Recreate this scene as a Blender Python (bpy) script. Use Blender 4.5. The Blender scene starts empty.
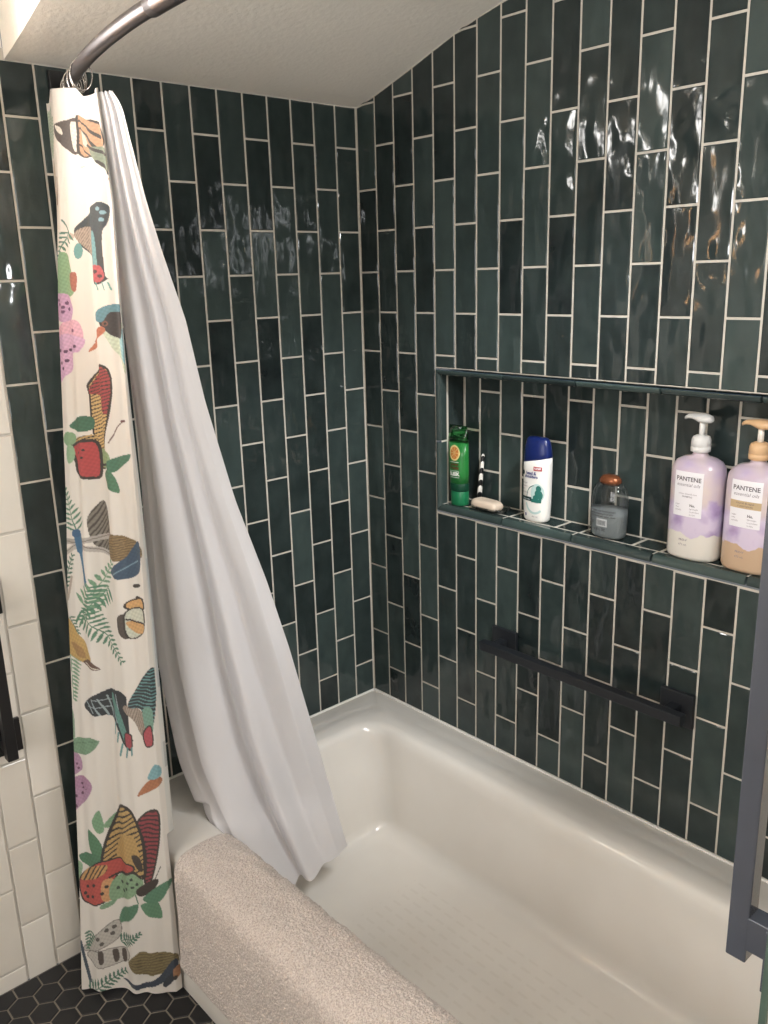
import bpy, bmesh, math, random
import numpy as np
from mathutils import Vector, Matrix

random.seed(7)
rng = np.random.default_rng(7)
scene = bpy.context.scene
COL = scene.collection
PI = math.pi

# ------------------------------------------------------------------ helpers
def srgb(r, g, b):
    def f(c):
        c /= 255.0
        return c / 12.92 if c <= 0.04045 else ((c + 0.055) / 1.055) ** 2.4
    return (f(r), f(g), f(b), 1.0)

def new_mat(name):
    m = bpy.data.materials.new(name)
    m.use_nodes = True
    nt = m.node_tree
    b = nt.nodes['Principled BSDF']
    return m, nt, b

def mat(name, rgb, rough=0.5, metal=0.0, noise=0.0, nscale=30.0, bump=0.0, bscale=80.0, trans=0.0, ior=1.45,
        coat=0.0, spec=0.5, sheen=0.0, sss=0.0):
    m, nt, b = new_mat(name)
    c = srgb(*rgb)
    b.inputs['Roughness'].default_value = rough
    b.inputs['Metallic'].default_value = metal
    b.inputs['Transmission Weight'].default_value = trans
    b.inputs['IOR'].default_value = ior
    b.inputs['Coat Weight'].default_value = coat
    b.inputs['Specular IOR Level'].default_value = spec
    b.inputs['Sheen Weight'].default_value = sheen
    tc = nt.nodes.new('ShaderNodeTexCoord')
    n = nt.nodes.new('ShaderNodeTexNoise')
    n.inputs['Scale'].default_value = nscale
    n.inputs['Detail'].default_value = 4
    nt.links.new(tc.outputs['Object'], n.inputs['Vector'])
    mx = nt.nodes.new('ShaderNodeMix'); mx.data_type = 'RGBA'
    mx.inputs['A'].default_value = c
    k = 1.0 - noise
    mx.inputs['B'].default_value = (c[0]*k, c[1]*k, c[2]*k, 1)
    nt.links.new(n.outputs['Fac'], mx.inputs['Factor'])
    nt.links.new(mx.outputs['Result'], b.inputs['Base Color'])
    if bump > 0:
        n2 = nt.nodes.new('ShaderNodeTexNoise')
        n2.inputs['Scale'].default_value = bscale
        n2.inputs['Detail'].default_value = 5
        nt.links.new(tc.outputs['Object'], n2.inputs['Vector'])
        bp = nt.nodes.new('ShaderNodeBump')
        bp.inputs['Strength'].default_value = bump
        bp.inputs['Distance'].default_value = 0.004
        nt.links.new(n2.outputs['Fac'], bp.inputs['Height'])
        nt.links.new(bp.outputs['Normal'], b.inputs['Normal'])
    return m

def link(o, parent=None):
    COL.objects.link(o)
    if parent is not None:
        o.parent = parent
    return o

def mesh_obj(name, verts, faces, mats, parent=None, smooth=False, mat_idx=None):
    me = bpy.data.meshes.new(name)
    me.from_pydata([tuple(v) for v in verts], [], [tuple(f) for f in faces])
    if not isinstance(mats, (list, tuple)):
        mats = [mats]
    for m in mats:
        me.materials.append(m)
    if mat_idx is not None:
        me.polygons.foreach_set('material_index', list(mat_idx))
    if smooth:
        me.polygons.foreach_set('use_smooth', [True]*len(me.polygons))
    me.update()
    o = bpy.data.objects.new(name, me)
    return link(o, parent)

def bm_obj(name, bm, mats, parent=None, smooth=False):
    me = bpy.data.meshes.new(name)
    bmesh.ops.recalc_face_normals(bm, faces=bm.faces)
    bm.to_mesh(me); bm.free()
    if not isinstance(mats, (list, tuple)):
        mats = [mats]
    for m in mats:
        me.materials.append(m)
    if smooth:
        me.polygons.foreach_set('use_smooth', [True]*len(me.polygons))
    o = bpy.data.objects.new(name, me)
    return link(o, parent)

def tag(o, label, cat, group=None):
    o['label'] = label; o['category'] = cat
    if group: o['group'] = group
    return o

def struct(o):
    o['kind'] = 'structure'
    return o

def thing(name, loc, label, cat, group=None):
    o = bpy.data.objects.new(name, None)
    o.empty_display_size = 0.05
    o.location = loc
    COL.objects.link(o)
    return tag(o, label, cat, group)

def bm_box(bm, x0, x1, y0, y1, z0, z1, bev=0.0):
    vs = [bm.verts.new(p) for p in [(x0,y0,z0),(x1,y0,z0),(x1,y1,z0),(x0,y1,z0),(x0,y0,z1),(x1,y0,z1),(x1,y1,z1),(x0,y1,z1)]]
    fs = [bm.faces.new([vs[i] for i in f]) for f in [(0,3,2,1),(4,5,6,7),(0,1,5,4),(1,2,6,5),(2,3,7,6),(3,0,4,7)]]
    if bev > 0:
        es = set()
        for f in fs: es.update(f.edges)
        bmesh.ops.bevel(bm, geom=list(es), offset=bev, segments=2, profile=0.5, affect='EDGES')
    return bm

def box(name, m, x0, x1, y0, y1, z0, z1, bev=0.0, parent=None):
    bm = bmesh.new(); bm_box(bm, x0, x1, y0, y1, z0, z1, bev)
    return bm_obj(name, bm, m, parent)

def loft(loops, cap0=True, cap1=True):
    """loops: list of lists of 3D points with equal counts -> verts, faces"""
    n = len(loops[0]); verts = []; faces = []
    for lp in loops: verts += [tuple(p) for p in lp]
    for i in range(len(loops)-1):
        for j in range(n):
            a = i*n+j; b = i*n+(j+1) % n
            faces.append((a, b, b+n, a+n))
    if cap0: faces.append(tuple(range(n-1, -1, -1)))
    if cap1: faces.append(tuple(range((len(loops)-1)*n, len(loops)*n)))
    return verts, faces

def oval(cx, cy, z, rx, ry, n=40, e=2.0):
    out = []
    for i in range(n):
        t = 2*PI*i/n
        c, s = math.cos(t), math.sin(t)
        out.append((cx + rx*math.copysign(abs(c)**(2/e), c), cy + ry*math.copysign(abs(s)**(2/e), s), z))
    return out

def oval_solid(name, m, prof, parent=None, n=40, e=2.0, cx=0, cy=0, cap0=True, cap1=True):
    """prof: list of (z, rx, ry)"""
    v, f = loft([oval(cx, cy, z, rx, ry, n, e) for z, rx, ry in prof], cap0, cap1)
    return mesh_obj(name, v, f, m, parent, smooth=True)

def tube(name, m, pts, r, parent=None, n=14, caps=True):
    pts = [Vector(p) for p in pts]
    rs = r if isinstance(r, (list, tuple)) else [r]*len(pts)
    loops = []; prev = None
    for i, p in enumerate(pts):
        d = (pts[min(i+1, len(pts)-1)] - pts[max(i-1, 0)]).normalized()
        ref = prev if prev is not None else (Vector((0,0,1)) if abs(d.z) < .9 else Vector((1,0,0)))
        a = (ref - d*ref.dot(d)).normalized(); b = d.cross(a); prev = a
        loops.append([p + (a*math.cos(2*PI*k/n) + b*math.sin(2*PI*k/n))*rs[i] for k in range(n)])
    v, f = loft(loops, caps, caps)
    return mesh_obj(name, v, f, m, parent, smooth=True)

def interp(xs, ys, x):
    return np.interp(x, xs, ys)

# ------------------------------------------------------------------ key dimensions
W = 0.0691          # tile pitch across
H = 0.2065          # tile pitch along
ZT = 1.900          # first full grout line
RIM = 0.356         # tub rim height
YE = -1.54          # inner face of the end wall
XL = -2.65; YF = -2.9
XEDGE = -14*W       # dark tile ends, white tile begins
ROOM_H = 2.45
# vaulted alcove ceiling profile (distance from back wall -> height)
CV_S = [0, .05, .136, .214, .278, .345, .408, .477, .56, .68, .82, 1.0, 1.3, 1.7]
CV_Z = [2.0, 2.012, 2.037, 2.061, 2.082, 2.103, 2.120, 2.135, 2.150, 2.163, 2.170, 2.172, 2.172, 2.172]
def zc(y): return float(np.interp(-y, CV_S, CV_Z))

# ------------------------------------------------------------------ materials
def tile_material(name, c_lo, c_hi, rough, wav, wscale, blotch=1.0):
    m, nt, b = new_mat(name)
    N = nt.nodes; L = nt.links
    at = N.new('ShaderNodeAttribute'); at.attribute_name = 'tile_rnd'
    tc = N.new('ShaderNodeTexCoord')
    off = N.new('ShaderNodeVectorMath'); off.operation = 'MULTIPLY_ADD'
    off.inputs[1].default_value = (37.0, 53.0, 71.0)
    L.new(at.outputs['Color'], off.inputs[0])
    L.new(tc.outputs['Object'], off.inputs[2])
    # glaze clouding
    n1 = N.new('ShaderNodeTexNoise'); n1.inputs['Scale'].default_value = 16; n1.inputs['Detail'].default_value = 5
    L.new(off.outputs[0], n1.inputs['Vector'])
    sep = N.new('ShaderNodeSeparateColor'); L.new(at.outputs['Color'], sep.inputs[0])
    ad = N.new('ShaderNodeMath'); ad.operation = 'MULTIPLY_ADD'
    ad.inputs[1].default_value = blotch
    L.new(n1.outputs['Fac'], ad.inputs[0]); L.new(sep.outputs[0], ad.inputs[2])
    mr = N.new('ShaderNodeMapRange'); mr.inputs['From Min'].default_value = .25; mr.inputs['From Max'].default_value = .25+.5*blotch+.75
    L.new(ad.outputs[0], mr.inputs['Value'])
    mx = N.new('ShaderNodeMix'); mx.data_type = 'RGBA'
    mx.inputs['A'].default_value = c_lo; mx.inputs['B'].default_value = c_hi
    L.new(mr.outputs['Result'], mx.inputs['Factor'])
    L.new(mx.outputs['Result'], b.inputs['Base Color'])
    b.inputs['Roughness'].default_value = rough
    # undulating glaze
    n2 = N.new('ShaderNodeTexNoise'); n2.inputs['Scale'].default_value = wscale; n2.inputs['Detail'].default_value = 1.2
    n2.inputs['Roughness'].default_value = .45
    mp = N.new('ShaderNodeMapping'); mp.inputs['Scale'].default_value = (1.0, 1.0, .55)
    L.new(off.outputs[0], mp.inputs['Vector']); L.new(mp.outputs[0], n2.inputs['Vector'])
    bp = N.new('ShaderNodeBump'); bp.inputs['Strength'].default_value = 1.0; bp.inputs['Distance'].default_value = wav
    L.new(n2.outputs['Fac'], bp.inputs['Height']); L.new(bp.outputs['Normal'], b.inputs['Normal'])
    return m

M_TILE = tile_material('green_glazed_tile', srgb(26, 32, 33), srgb(60, 72, 70), .075, .0078, 21)
M_TRIM = tile_material('green_glazed_trim', srgb(40, 48, 48), srgb(64, 78, 75), .12, .0010, 12)
M_WTILE = tile_material('white_glazed_tile', srgb(222, 216, 206), srgb(236, 231, 222), .18, .002, 20, .6)
M_HEX = mat('black_hex_tile', (38, 38, 40), .42, noise=.35, nscale=14, bump=.1)
M_GROUT = mat('pale_grout', (205, 198, 186), .85, noise=.15, nscale=60, bump=.2, bscale=300)
M_GROUT_W = mat('white_grout', (222, 216, 207), .85, noise=.1)
M_HEXGROUT = mat('floor_grout', (150, 142, 130), .9, noise=.2)
M_CEIL = mat('ceiling_plaster', (236, 230, 219), .95, noise=.08, nscale=9, bump=.4, bscale=85)
M_PAINT = mat('white_wall_paint', (232, 228, 220), .8, noise=.04, bump=.1)
M_TUB = mat('tub_enamel', (238, 233, 224), .14, noise=.03, nscale=3, coat=.4)
M_BLACK = mat('black_satin_metal', (20, 21, 24), .38, metal=.0, noise=.2, spec=.6)
M_ROD = mat('dark_bronze_rod', (92, 86, 86), .38, metal=.7, noise=.2)
M_STEEL = mat('bright_steel', (190, 185, 180), .2, metal=1.0, noise=.1)
M_CAULK = mat('white_caulk', (235, 232, 225), .5)

# ------------------------------------------------------------------ tiles
class TileField:
    def __init__(self):
        self.v = []; self.f = []; self.mi = []; self.rnd = []
    def quad(self, pts, mi):
        b = len(self.v); self.v += pts; self.f.append(tuple(range(b, b+len(pts)))); self.mi.append(mi)
        self.rnd += [(0, 0, 0, 1)]*len(pts)
    def tile(self, poly, to3, mi=1, thick=.0035, bev=.0018, tilt=.0022):
        """poly: 2-D outline (u,v); to3(u,v,h) -> 3-D with h out of the wall. Top face at h=0."""
        n = len(poly)
        cx = sum(p[0] for p in poly)/n; cy = sum(p[1] for p in poly)/n
        a, b2 = random.gauss(0, tilt), random.gauss(0, tilt*.5)
        hh = lambda u, v: -0.0008 + a*(u-cx) + b2*(v-cy)
        # inset outline
        area = sum(poly[i][0]*poly[(i+1) % n][1]-poly[(i+1) % n][0]*poly[i][1] for i in range(n))
        sg = 1 if area > 0 else -1
        ins = []
        for i in range(n):
            p0 = Vector(poly[i-1]); p1 = Vector(poly[i]); p2 = Vector(poly[(i+1) % n])
            d1 = (p1-p0); d2 = (p2-p1)
            if d1.length < 1e-6 or d2.length < 1e-6:
                ins.append(tuple(p1)); continue
            d1.normalize(); d2.normalize()
            n1 = Vector((-d1.y, d1.x))*sg; n2 = Vector((-d2.y, d2.x))*sg
            k = 1 + n1.dot(n2)
            o = (n1+n2)/max(k, .35)*bev
            ins.append(tuple(p1+o))
        c = (random.random(), random.random(), random.random(), 1)
        base = len(self.v)
        for p in poly: self.v.append(to3(p[0], p[1], -thick))
        for p in poly: self.v.append(to3(p[0], p[1], -.0012+hh(*p)))
        for p in ins: self.v.append(to3(p[0], p[1], hh(*p)))
        self.rnd += [c]*(3*n)
        for i in range(n):
            j = (i+1) % n
            self.f.append((base+i, base+j, base+n+j, base+n+i)); self.mi.append(mi)
            self.f.append((base+n+i, base+n+j, base+2*n+j, base+2*n+i)); self.mi.append(mi)
        self.f.append(tuple(base+2*n+i for i in range(n))); self.mi.append(mi)
    def build(self, name, mats, flip=None):
        o = mesh_obj(name, self.v, self.f, mats, mat_idx=self.mi)
        at = o.data.color_attributes.new('tile_rnd', 'FLOAT_COLOR', 'POINT')
        at.data.foreach_set('color', np.array(self.rnd, dtype=np.float32).ravel())
        bm = bmesh.new(); bm.from_mesh(o.data); bmesh.ops.recalc_face_normals(bm, faces=bm.faces)
        bm.to_mesh(o.data); bm.free()
        return o

G = .0024  # half grout width
def brick(tf, to3, ua, ub, va, vb, k0, k1, off_fn, top=None, holes=(), mi=1, zref=ZT):
    """columns k*W, rows zref - j*H + off. region [ua,ub]x[va,vb]; top(u) clips; holes list of rects"""
    for k in range(k0, k1):
        u0 = max(k*W+G, ua); u1 = min((k+1)*W-G, ub)
        if u1-u0 < .004: continue
        off = off_fn(k)
        for j in range(-14, 14):
            v0 = zref - (j+1)*H + off + G; v1 = zref - j*H + off - G
            v0 = max(v0, va); v1 = min(v1, vb)
            if v1-v0 < .006: continue
            segs = [(v0, v1)]
            for (hu0, hu1, hv0, hv1) in holes:
                if (u0+u1)/2 < hu0 or (u0+u1)/2 > hu1: continue
                ns = []
                for s0, s1 in segs:
                    if s1 <= hv0 or s0 >= hv1: ns.append((s0, s1)); continue
                    if s0 < hv0: ns.append((s0, hv0-G))
                    if s1 > hv1: ns.append((hv1+G, s1))
                segs = ns
            for s0, s1 in segs:
                if s1-s0 < .004: continue
                if top is None:
                    poly = [(u0, s0), (u1, s0), (u1, s1), (u0, s1)]
                else:
                    us = np.linspace(u1, u0, 4)
                    tops = [(float(u), min(s1, top(u)-.003)) for u in us]
                    if max(t[1] for t in tops) < s0+.004: continue
                    tops = [(u, max(t, s0+.0005)) for u, t in tops]
                    poly = [(u0, s0), (u1, s0)] + tops
                tf.tile(poly, to3, mi)

HALF = lambda odd: (lambda k: (-.5*H if (k % 2) == odd else 0.0))

# ---- back wall: dark tile over the tub, white tile to the left, window opening
WX0, WX1, WZ0, WZ1 = -1.68, -1.04, 1.55, 2.12
tf = TileField()
gb = -.0026   # grout recess
def backpt(u, v, h): return (-u, -h, v)      # u grows to the left, h towards the room
# grout / wall planes (with window opening)
def rect_back(x0, x1, z0, z1, mi): tf.quad([(x0, -gb, z0), (x1, -gb, z0), (x1, -gb, z1), (x0, -gb, z1)], mi)
rect_back(XEDGE, .10, 0, 2.02, 0)
rect_back(WX1, XEDGE, 0, ROOM_H, 2); rect_back(XL, WX0, 0, ROOM_H, 2)
rect_back(WX0, WX1, 0, WZ0, 2); rect_back(WX0, WX1, WZ1, ROOM_H, 2)
rect_back(XEDGE, -.885, 2.02, ROOM_H, 3)
for x in (WX0, WX1):
    tf.quad([(x, .0026, WZ0), (x, .14, WZ0), (x, .14, WZ1), (x, .0026, WZ1)], 3)
for z in (WZ0, WZ1):
    tf.quad([(WX0, .0026, z), (WX0, .14, z), (WX1, .14, z), (WX1, .0026, z)], 3)
brick(tf, backpt, 0.0, 14*W, 0.0, 1.998, 0, 14, HALF(1), mi=1)
# white wainscot tile (same format) beside it
brick(tf, lambda u, v, h: (-u, -h-.003, v), 14*W+.001, 2.64, 0.0, 1.53, 14, 39, HALF(1), mi=4, zref=ZT+.004)
wall_back = struct(tf.build('wall_back', [M_GROUT, M_TILE, M_GROUT_W, M_PAINT, M_WTILE]))

# ---- right wall with niche
NY0, NY1 = -4*W, -1.335         # outer edge of niche trim
NZ0, NZ1 = .9735, 1.352
ND = .092                       # niche depth
tf = TileField()
def rightpt(u, v, h): return (-h, -u, v)
def rect_right(u0, u1, z0, z1, mi=0): tf.quad([(-gb, -u0, z0), (-gb, -u1, z0), (-gb, -u1, z1), (-gb, -u0, z1)], mi)
rect_right(-.10, -NY0, 0, 2.3); rect_right(-NY1, 1.68, 0, 2.3)
rect_right(-NY0, -NY1, 0, NZ0); rect_right(-NY0, -NY1, NZ1, 2.3)
rect_right(1.68, -YF, 0, ROOM_H, 3)
# niche shell in grout
g = gb
x0, x1 = -g, ND+.0018
ya, yb, za, zb = NY0, NY1, .997, NZ1-.018
ya -= .018; yb += .018
tf.quad([(x1, ya+.01, za-.01), (x1, yb-.01, za-.01), (x1, yb-.01, zb+.01), (x1, ya+.01, zb+.01)], 0)
tf.quad([(.004, ya+.0010, za-.01), (x1, ya+.0010, za-.01), (x1, ya+.0010, zb+.01), (.004, ya+.0010, zb+.01)], 0)
tf.quad([(.004, yb-.0010, za-.01), (x1, yb-.0010, za-.01), (x1, yb-.0010, zb+.01), (.004, yb-.0010, zb+.01)], 0)
tf.quad([(.004, ya+.01, za-.0010), (x1, ya+.01, za-.0010), (x1, yb-.01, za-.0010), (.004, yb-.01, za-.0010)], 0)
tf.quad([(.004, ya+.01, zb+.0010), (x1, ya+.01, zb+.0010), (x1, yb-.01, zb+.0010), (.004, yb-.01, zb+.0010)], 0)
brick(tf, rightpt, 0.0, 1.54, RIM+.004, 2.3, 0, 23, HALF(0), top=lambda u: zc(-u), holes=[(-NY0, -NY1, NZ0, NZ1)], mi=1)
# niche back, sides, ledge, top
brick(tf, lambda u, v, h: (ND-h, -u, v), -ya, -yb, za, zb, 3, 21, HALF(0), mi=1, zref=ZT+.008)
for (yy, sgn) in ((ya, 1), (yb, -1)):
    for j in range(3):
        v0 = max(za, ZT-(j+3)*H-H*.5+G); v1 = min(zb, ZT-(j+2)*H-H*.5-G)
        if v1-v0 < .01: continue
        for (d0, d1) in ((.0285, ND-.003),):
            tf.tile([(d0, v0), (d1, v0), (d1, v1), (d0, v1)], lambda u, v, h, yy=yy, s=sgn: (u, yy-s*h*1.0, v), 1)
for k in range(4, 20):
    u0, u1 = max(k*W+G+.02, -ya+.003), min((k+1)*W-G+.02, -yb-.003)
    if u1-u0 < .006: continue
    tf.tile([(.0285, u0), (ND-.003, u0), (ND-.003, u1), (.0285, u1)], lambda u, v, h: (u, -v, za+h), 1)
    tf.tile([(.0285, u0), (ND-.003, u0), (ND-.003, u1), (.0285, u1)], lambda u, v, h: (u, -v, zb-h), 1)
wall_right = struct(tf.build('wall_right', [M_GROUT, M_TILE, M_GROUT_W, M_PAINT]))

# niche bullnose trim, in mitred lengths
def bullnose(name, p0, p1, out_dir, split, bs=1.0):
    """profile: a = depth into wall (+x), b = inward from the outer edge"""
    prof = [(.003, .0042), (-.003, .0048)]
    for i in range(7):
        t = PI/2*i/6
        prof.append((-.004+.011*(1-math.cos(t)), .007+.011*math.sin(t)))
    prof += [(.0225, .018), (.0225, .010)]
    prof = [(a, b*bs) for a, b in prof]
    bd = Vector(out_dir); p0 = Vector(p0); p1 = Vector(p1); d = (p1-p0); Lh = d.length; d.normalize()
    v = []; f = []; rnd = []
    cuts = [0.0]; x = split[0]
    while x < Lh-.03:
        cuts.append(x); x += split[1]
    cuts.append(Lh)
    for i in range(len(cuts)-1):
        s0, s1 = cuts[i]+(G if i else 0), cuts[i+1]-(G if i < len(cuts)-2 else 0)
        loops = []
        for s, first in ((s0, i == 0), (s1, False)):
            lp = []
            for a, b in prof:
                ss = s
                if s == 0.0: ss = b*1.0+.0012                    # mitre
                if abs(s-Lh) < 1e-6: ss = Lh-b*1.0-.0012
                lp.append(p0 + d*ss + bd*b + Vector((a, 0, 0)))
            loops.append(lp)
        vv, ff = loft(loops)
        o = len(v); v += vv; f += [tuple(q+o for q in t) for t in ff]
        c = (random.random(), random.random(), random.random(), 1); rnd += [c]*len(vv)
    ob = mesh_obj(name, v, f, M_TRIM, smooth=False)
    at = ob.data.color_attributes.new('tile_rnd', 'FLOAT_COLOR', 'POINT')
    at.data.foreach_set('color', np.array(rnd, dtype=np.float32).ravel())
    bm = bmesh.new(); bm.from_mesh(ob.data); bmesh.ops.recalc_face_normals(bm, faces=bm.faces); bm.to_mesh(ob.data); bm.free()
    return struct(ob)
bullnose('trim_1', (0, NY0, NZ0), (0, NY1, NZ0), (0, 0, 1), (.225, H), 1.29)
bullnose('trim_2', (0, NY0, NZ1), (0, NY1, NZ1), (0, 0, -1), (.225, H))
bullnose('trim_3', (0, NY0, NZ0), (0, NY0, NZ1), (0, -1, 0), (.19, H))
bullnose('trim_4', (0, NY1, NZ0), (0, NY1, NZ1), (0, 1, 0), (.19, H))

# ---- end wall of the alcove, other walls
def wall_box(name, x0, x1, y0, y1, z0, z1, m): return struct(box(name, m, x0, x1, y0, y1, z0, z1))
wall_box('wall_end', -.796, .06, YE-.12, YE, 0, 2.172, M_PAINT)
wall_box('wall_front', XL, .06, YF-.1, YF, 0, ROOM_H, M_PAINT)
# left wall with a window opening
LY0, LY1, LZ0, LZ1 = -1.75, -.45, .80, 2.1
bm = bmesh.new()
bm_box(bm, XL-.12, XL, YF, LY0, 0, ROOM_H); bm_box(bm, XL-.12, XL, LY1, .14, 0, ROOM_H)
bm_box(bm, XL-.12, XL, LY0, LY1, 0, LZ0); bm_box(bm, XL-.12, XL, LY0, LY1, LZ1, ROOM_H)
struct(bm_obj('wall_left', bm, M_PAINT))

def cloth_mat(name, attr=None, base=(238, 236, 234), transl=.25, rough=.8):
    m, nt, b = new_mat(name); N = nt.nodes; Lk = nt.links
    out = N['Material Output']
    b.inputs['Roughness'].default_value = rough
    tr_ = N.new('ShaderNodeBsdfTranslucent'); mx = N.new('ShaderNodeMixShader'); mx.inputs[0].default_value = transl
    tc = N.new('ShaderNodeTexCoord'); nz = N.new('ShaderNodeTexNoise'); nz.inputs['Scale'].default_value = 26; nz.inputs['Detail'].default_value = 4
    Lk.new(tc.outputs['Object'], nz.inputs['Vector'])
    bp = N.new('ShaderNodeBump'); bp.inputs['Strength'].default_value = .35; bp.inputs['Distance'].default_value = .004
    Lk.new(nz.outputs['Fac'], bp.inputs['Height']); Lk.new(bp.outputs['Normal'], b.inputs['Normal'])
    if attr:
        at = N.new('ShaderNodeAttribute'); at.attribute_name = attr
        Lk.new(at.outputs['Color'], b.inputs['Base Color']); Lk.new(at.outputs['Color'], tr_.inputs['Color'])
    else:
        b.inputs['Base Color'].default_value = srgb(*base); tr_.inputs['Color'].default_value = srgb(*base)
    Lk.new(b.outputs[0], mx.inputs[1]); Lk.new(tr_.outputs[0], mx.inputs[2]); Lk.new(mx.outputs[0], out.inputs[0])
    return m

# ---- windows
M_FRAME = mat('window_frame_paint', (235, 232, 226), .4)
def pane_mat():
    m, nt, b = new_mat('window_glass')
    nt.nodes.remove(b)
    out = nt.nodes['Material Output']
    t = nt.nodes.new('ShaderNodeBsdfTransparent'); g_ = nt.nodes.new('ShaderNodeBsdfGlossy'); g_.inputs['Roughness'].default_value = .02
    mx = nt.nodes.new('ShaderNodeMixShader'); mx.inputs[0].default_value = .06
    nt.links.new(t.outputs[0], mx.inputs[1]); nt.links.new(g_.outputs[0], mx.inputs[2]); nt.links.new(mx.outputs[0], out.inputs[0])
    return m
M_PANE = pane_mat()
def window(name, axis, a0, a1, z0, z1, pos, mull):
    w = bpy.data.objects.new(name, None); COL.objects.link(w); w['kind'] = 'structure'
    bm = bmesh.new(); t = .035
    def bb(u0, u1, v0, v1, d=.03):
        if axis == 'y': bm_box(bm, u0, u1, pos, pos+d, v0, v1)
        else: bm_box(bm, pos, pos+d, u0, u1, v0, v1)
    bb(a0, a0+t, z0, z1); bb(a1-t, a1, z0, z1); bb(a0+t, a1-t, z0, z0+t); bb(a0+t, a1-t, z1-t, z1)
    for mu in mull[0]: bb(mu-.012, mu+.012, z0+t, z1-t)
    for mv in mull[1]: bb(a0+t, a1-t, mv-.012, mv+.012, .028)
    bm_obj('window_frame', bm, M_FRAME, w)
    if axis == 'y': box('pane', M_PANE, a0+t, a1-t, pos+.012, pos+.016, z0+t, z1-t, parent=w)
    else: box('pane', M_PANE, pos+.012, pos+.016, a0+t, a1-t, z0+t, z1-t, parent=w)
    return w
win1 = window('window_1', 'y', WX0, WX1, WZ0, WZ1, .09, ([(WX0+WX1)/2], []))
M_SHADE = cloth_mat('tan_shade_cloth', None, (226, 200, 168), .75)
box('shade', M_SHADE, WX0+.03, WX1-.03, .060, .063, WZ0+.035, WZ0+.24, parent=win1)
window('window_2', 'x', LY0, LY1, LZ0, LZ1, XL-.09, ([(LY0+LY1)/2], [1.35]))

# ---- floor with hex tiles
R_HEX = .0335
tf = TileField()
fx0, fx1, fy0, fy1 = XL, 0.0, YF, 0.0
tf.quad([(fx0, fy0, -.003), (fx1, fy0, -.003), (fx1, fy1+.002, -.003), (fx0, fy1+.002, -.003)], 0)
gh = .0022
dx, dy = R_HEX*math.sqrt(3), R_HEX*1.5
def clip(poly, axis, lim, keep_less):
    out = []
    for i in range(len(poly)):
        a, b = poly[i], poly[(i+1) % len(poly)]
        ia = (a[axis] <= lim) if keep_less else (a[axis] >= lim)
        ib = (b[axis] <= lim) if keep_less else (b[axis] >= lim)
        if ia: out.append(a)
        if ia != ib:
            t = (lim-a[axis])/(b[axis]-a[axis]); out.append((a[0]+(b[0]-a[0])*t, a[1]+(b[1]-a[1])*t))
    return out
HEX_OX, HEX_OY = -1.0, -.02
for i in range(-34, 4):
    for j in range(-44, 4):
        cx = HEX_OX + (i+18)*dx + (dx/2 if j % 2 else 0); cy = HEX_OY + j*dy
        if cx < -1.75 or cx > -.80 or cy < -1.6 or cy > .05: continue
        poly = [(cx+(R_HEX-gh)*math.sin(PI/3*k), cy+(R_HEX-gh)*math.cos(PI/3*k)) for k in range(6)][::-1]
        poly = clip(poly, 1, -.002, True)
        if len(poly) < 3: continue
        if max(p[1] for p in poly)-min(p[1] for p in poly) < .008: continue
        tf.tile(poly, lambda u, v, h: (u, v, h+.0008), 1, thick=.0035, tilt=.003)
floor = struct(tf.build('floor', [M_HEXGROUT, M_HEX]))

# ---- ceilings: vaulted alcove + flat room ceiling, one shell
ys = sorted(set(list(np.linspace(0, 1.0, 41)) + [1.2, 1.54, 1.68]))
v = []; f = []
for s in ys:
    z = zc(-s)
    v += [(-.885, -s, z), (.05, -s, z), (-.885, -s, ROOM_H), ]
n = len(ys)
for i in range(n-1):
    a = 3*i; b = a+3
    f.append((a, a+1, b+1, b)); f.append((a, b, b+2, a+2))
o = len(v)
v += [(XL-.1, YF-.05, ROOM_H), (-.885, YF-.05, ROOM_H), (-.885, .10, ROOM_H), (XL-.1, .10, ROOM_H), (.06, YF-.05, ROOM_H), (.06, -1.66, ROOM_H), (-.885, -1.66, ROOM_H)]
f += [(o, o+1, o+2, o+3), (o+1, o+4, o+5, o+6)]
ceiling = struct(mesh_obj('ceiling', v, f, [M_CEIL]))
# caulk bead where tub meets tile
M_C = M_CAULK
bm = bmesh.new()
bm_box(bm, -.80, -.004, -.005, -.0005, RIM-.002, RIM+.0045); bm_box(bm, -.005, -.0005, YE+.004, -.0055, RIM-.002, RIM+.0045)
struct(bm_obj('trim_5', bm, M_C))
# slim edge trim where green tile meets the painted end of the alcove wall
M_EDGE = mat('green_edge_tile', (88, 108, 98), .2, noise=.3)
struct(box('trim_6', M_EDGE, -.803, -.7965, YE-.006, YE+.003, RIM+.002, 2.16, .003))

# ------------------------------------------------------------------ bathtub
def rrect(x0, x1, y0, y1, r, z, n=8):
    pts = []
    for cx, cy, a0 in ((x1-r, y1-r, 0), (x0+r, y1-r, 90), (x0+r, y0+r, 180), (x1-r, y0+r, 270)):
        for i in range(n+1):
            a = math.radians(a0 + 90*i/n)
            pts.append((cx + r*math.cos(a), cy + r*math.sin(a), z))
    return pts
TX0, TX1, TY0, TY1 = -.845, -.003, YE+.003, -.003
tub = thing('bathtub', (0, 0, 0), 'long glossy white bathtub in the green tiled alcove', 'bathtub')
loops = [rrect(TX0-.006, TX1, TY0, TY1, .008, .0), rrect(TX0-.006, TX1, TY0, TY1, .008, .035), rrect(TX0+.002, TX1, TY0, TY1, .008, .05),
         rrect(TX0+.006, TX1, TY0, TY1, .008, .28), rrect(TX0+.002, TX1, TY0, TY1, .010, .315), rrect(TX0, TX1, TY0, TY1, .012, .335),
         rrect(TX0+.003, TX1, TY0, TY1, .012, .348), rrect(TX0+.012, TX1-.002, TY0+.002, TY1-.002, .014, RIM)]
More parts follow.
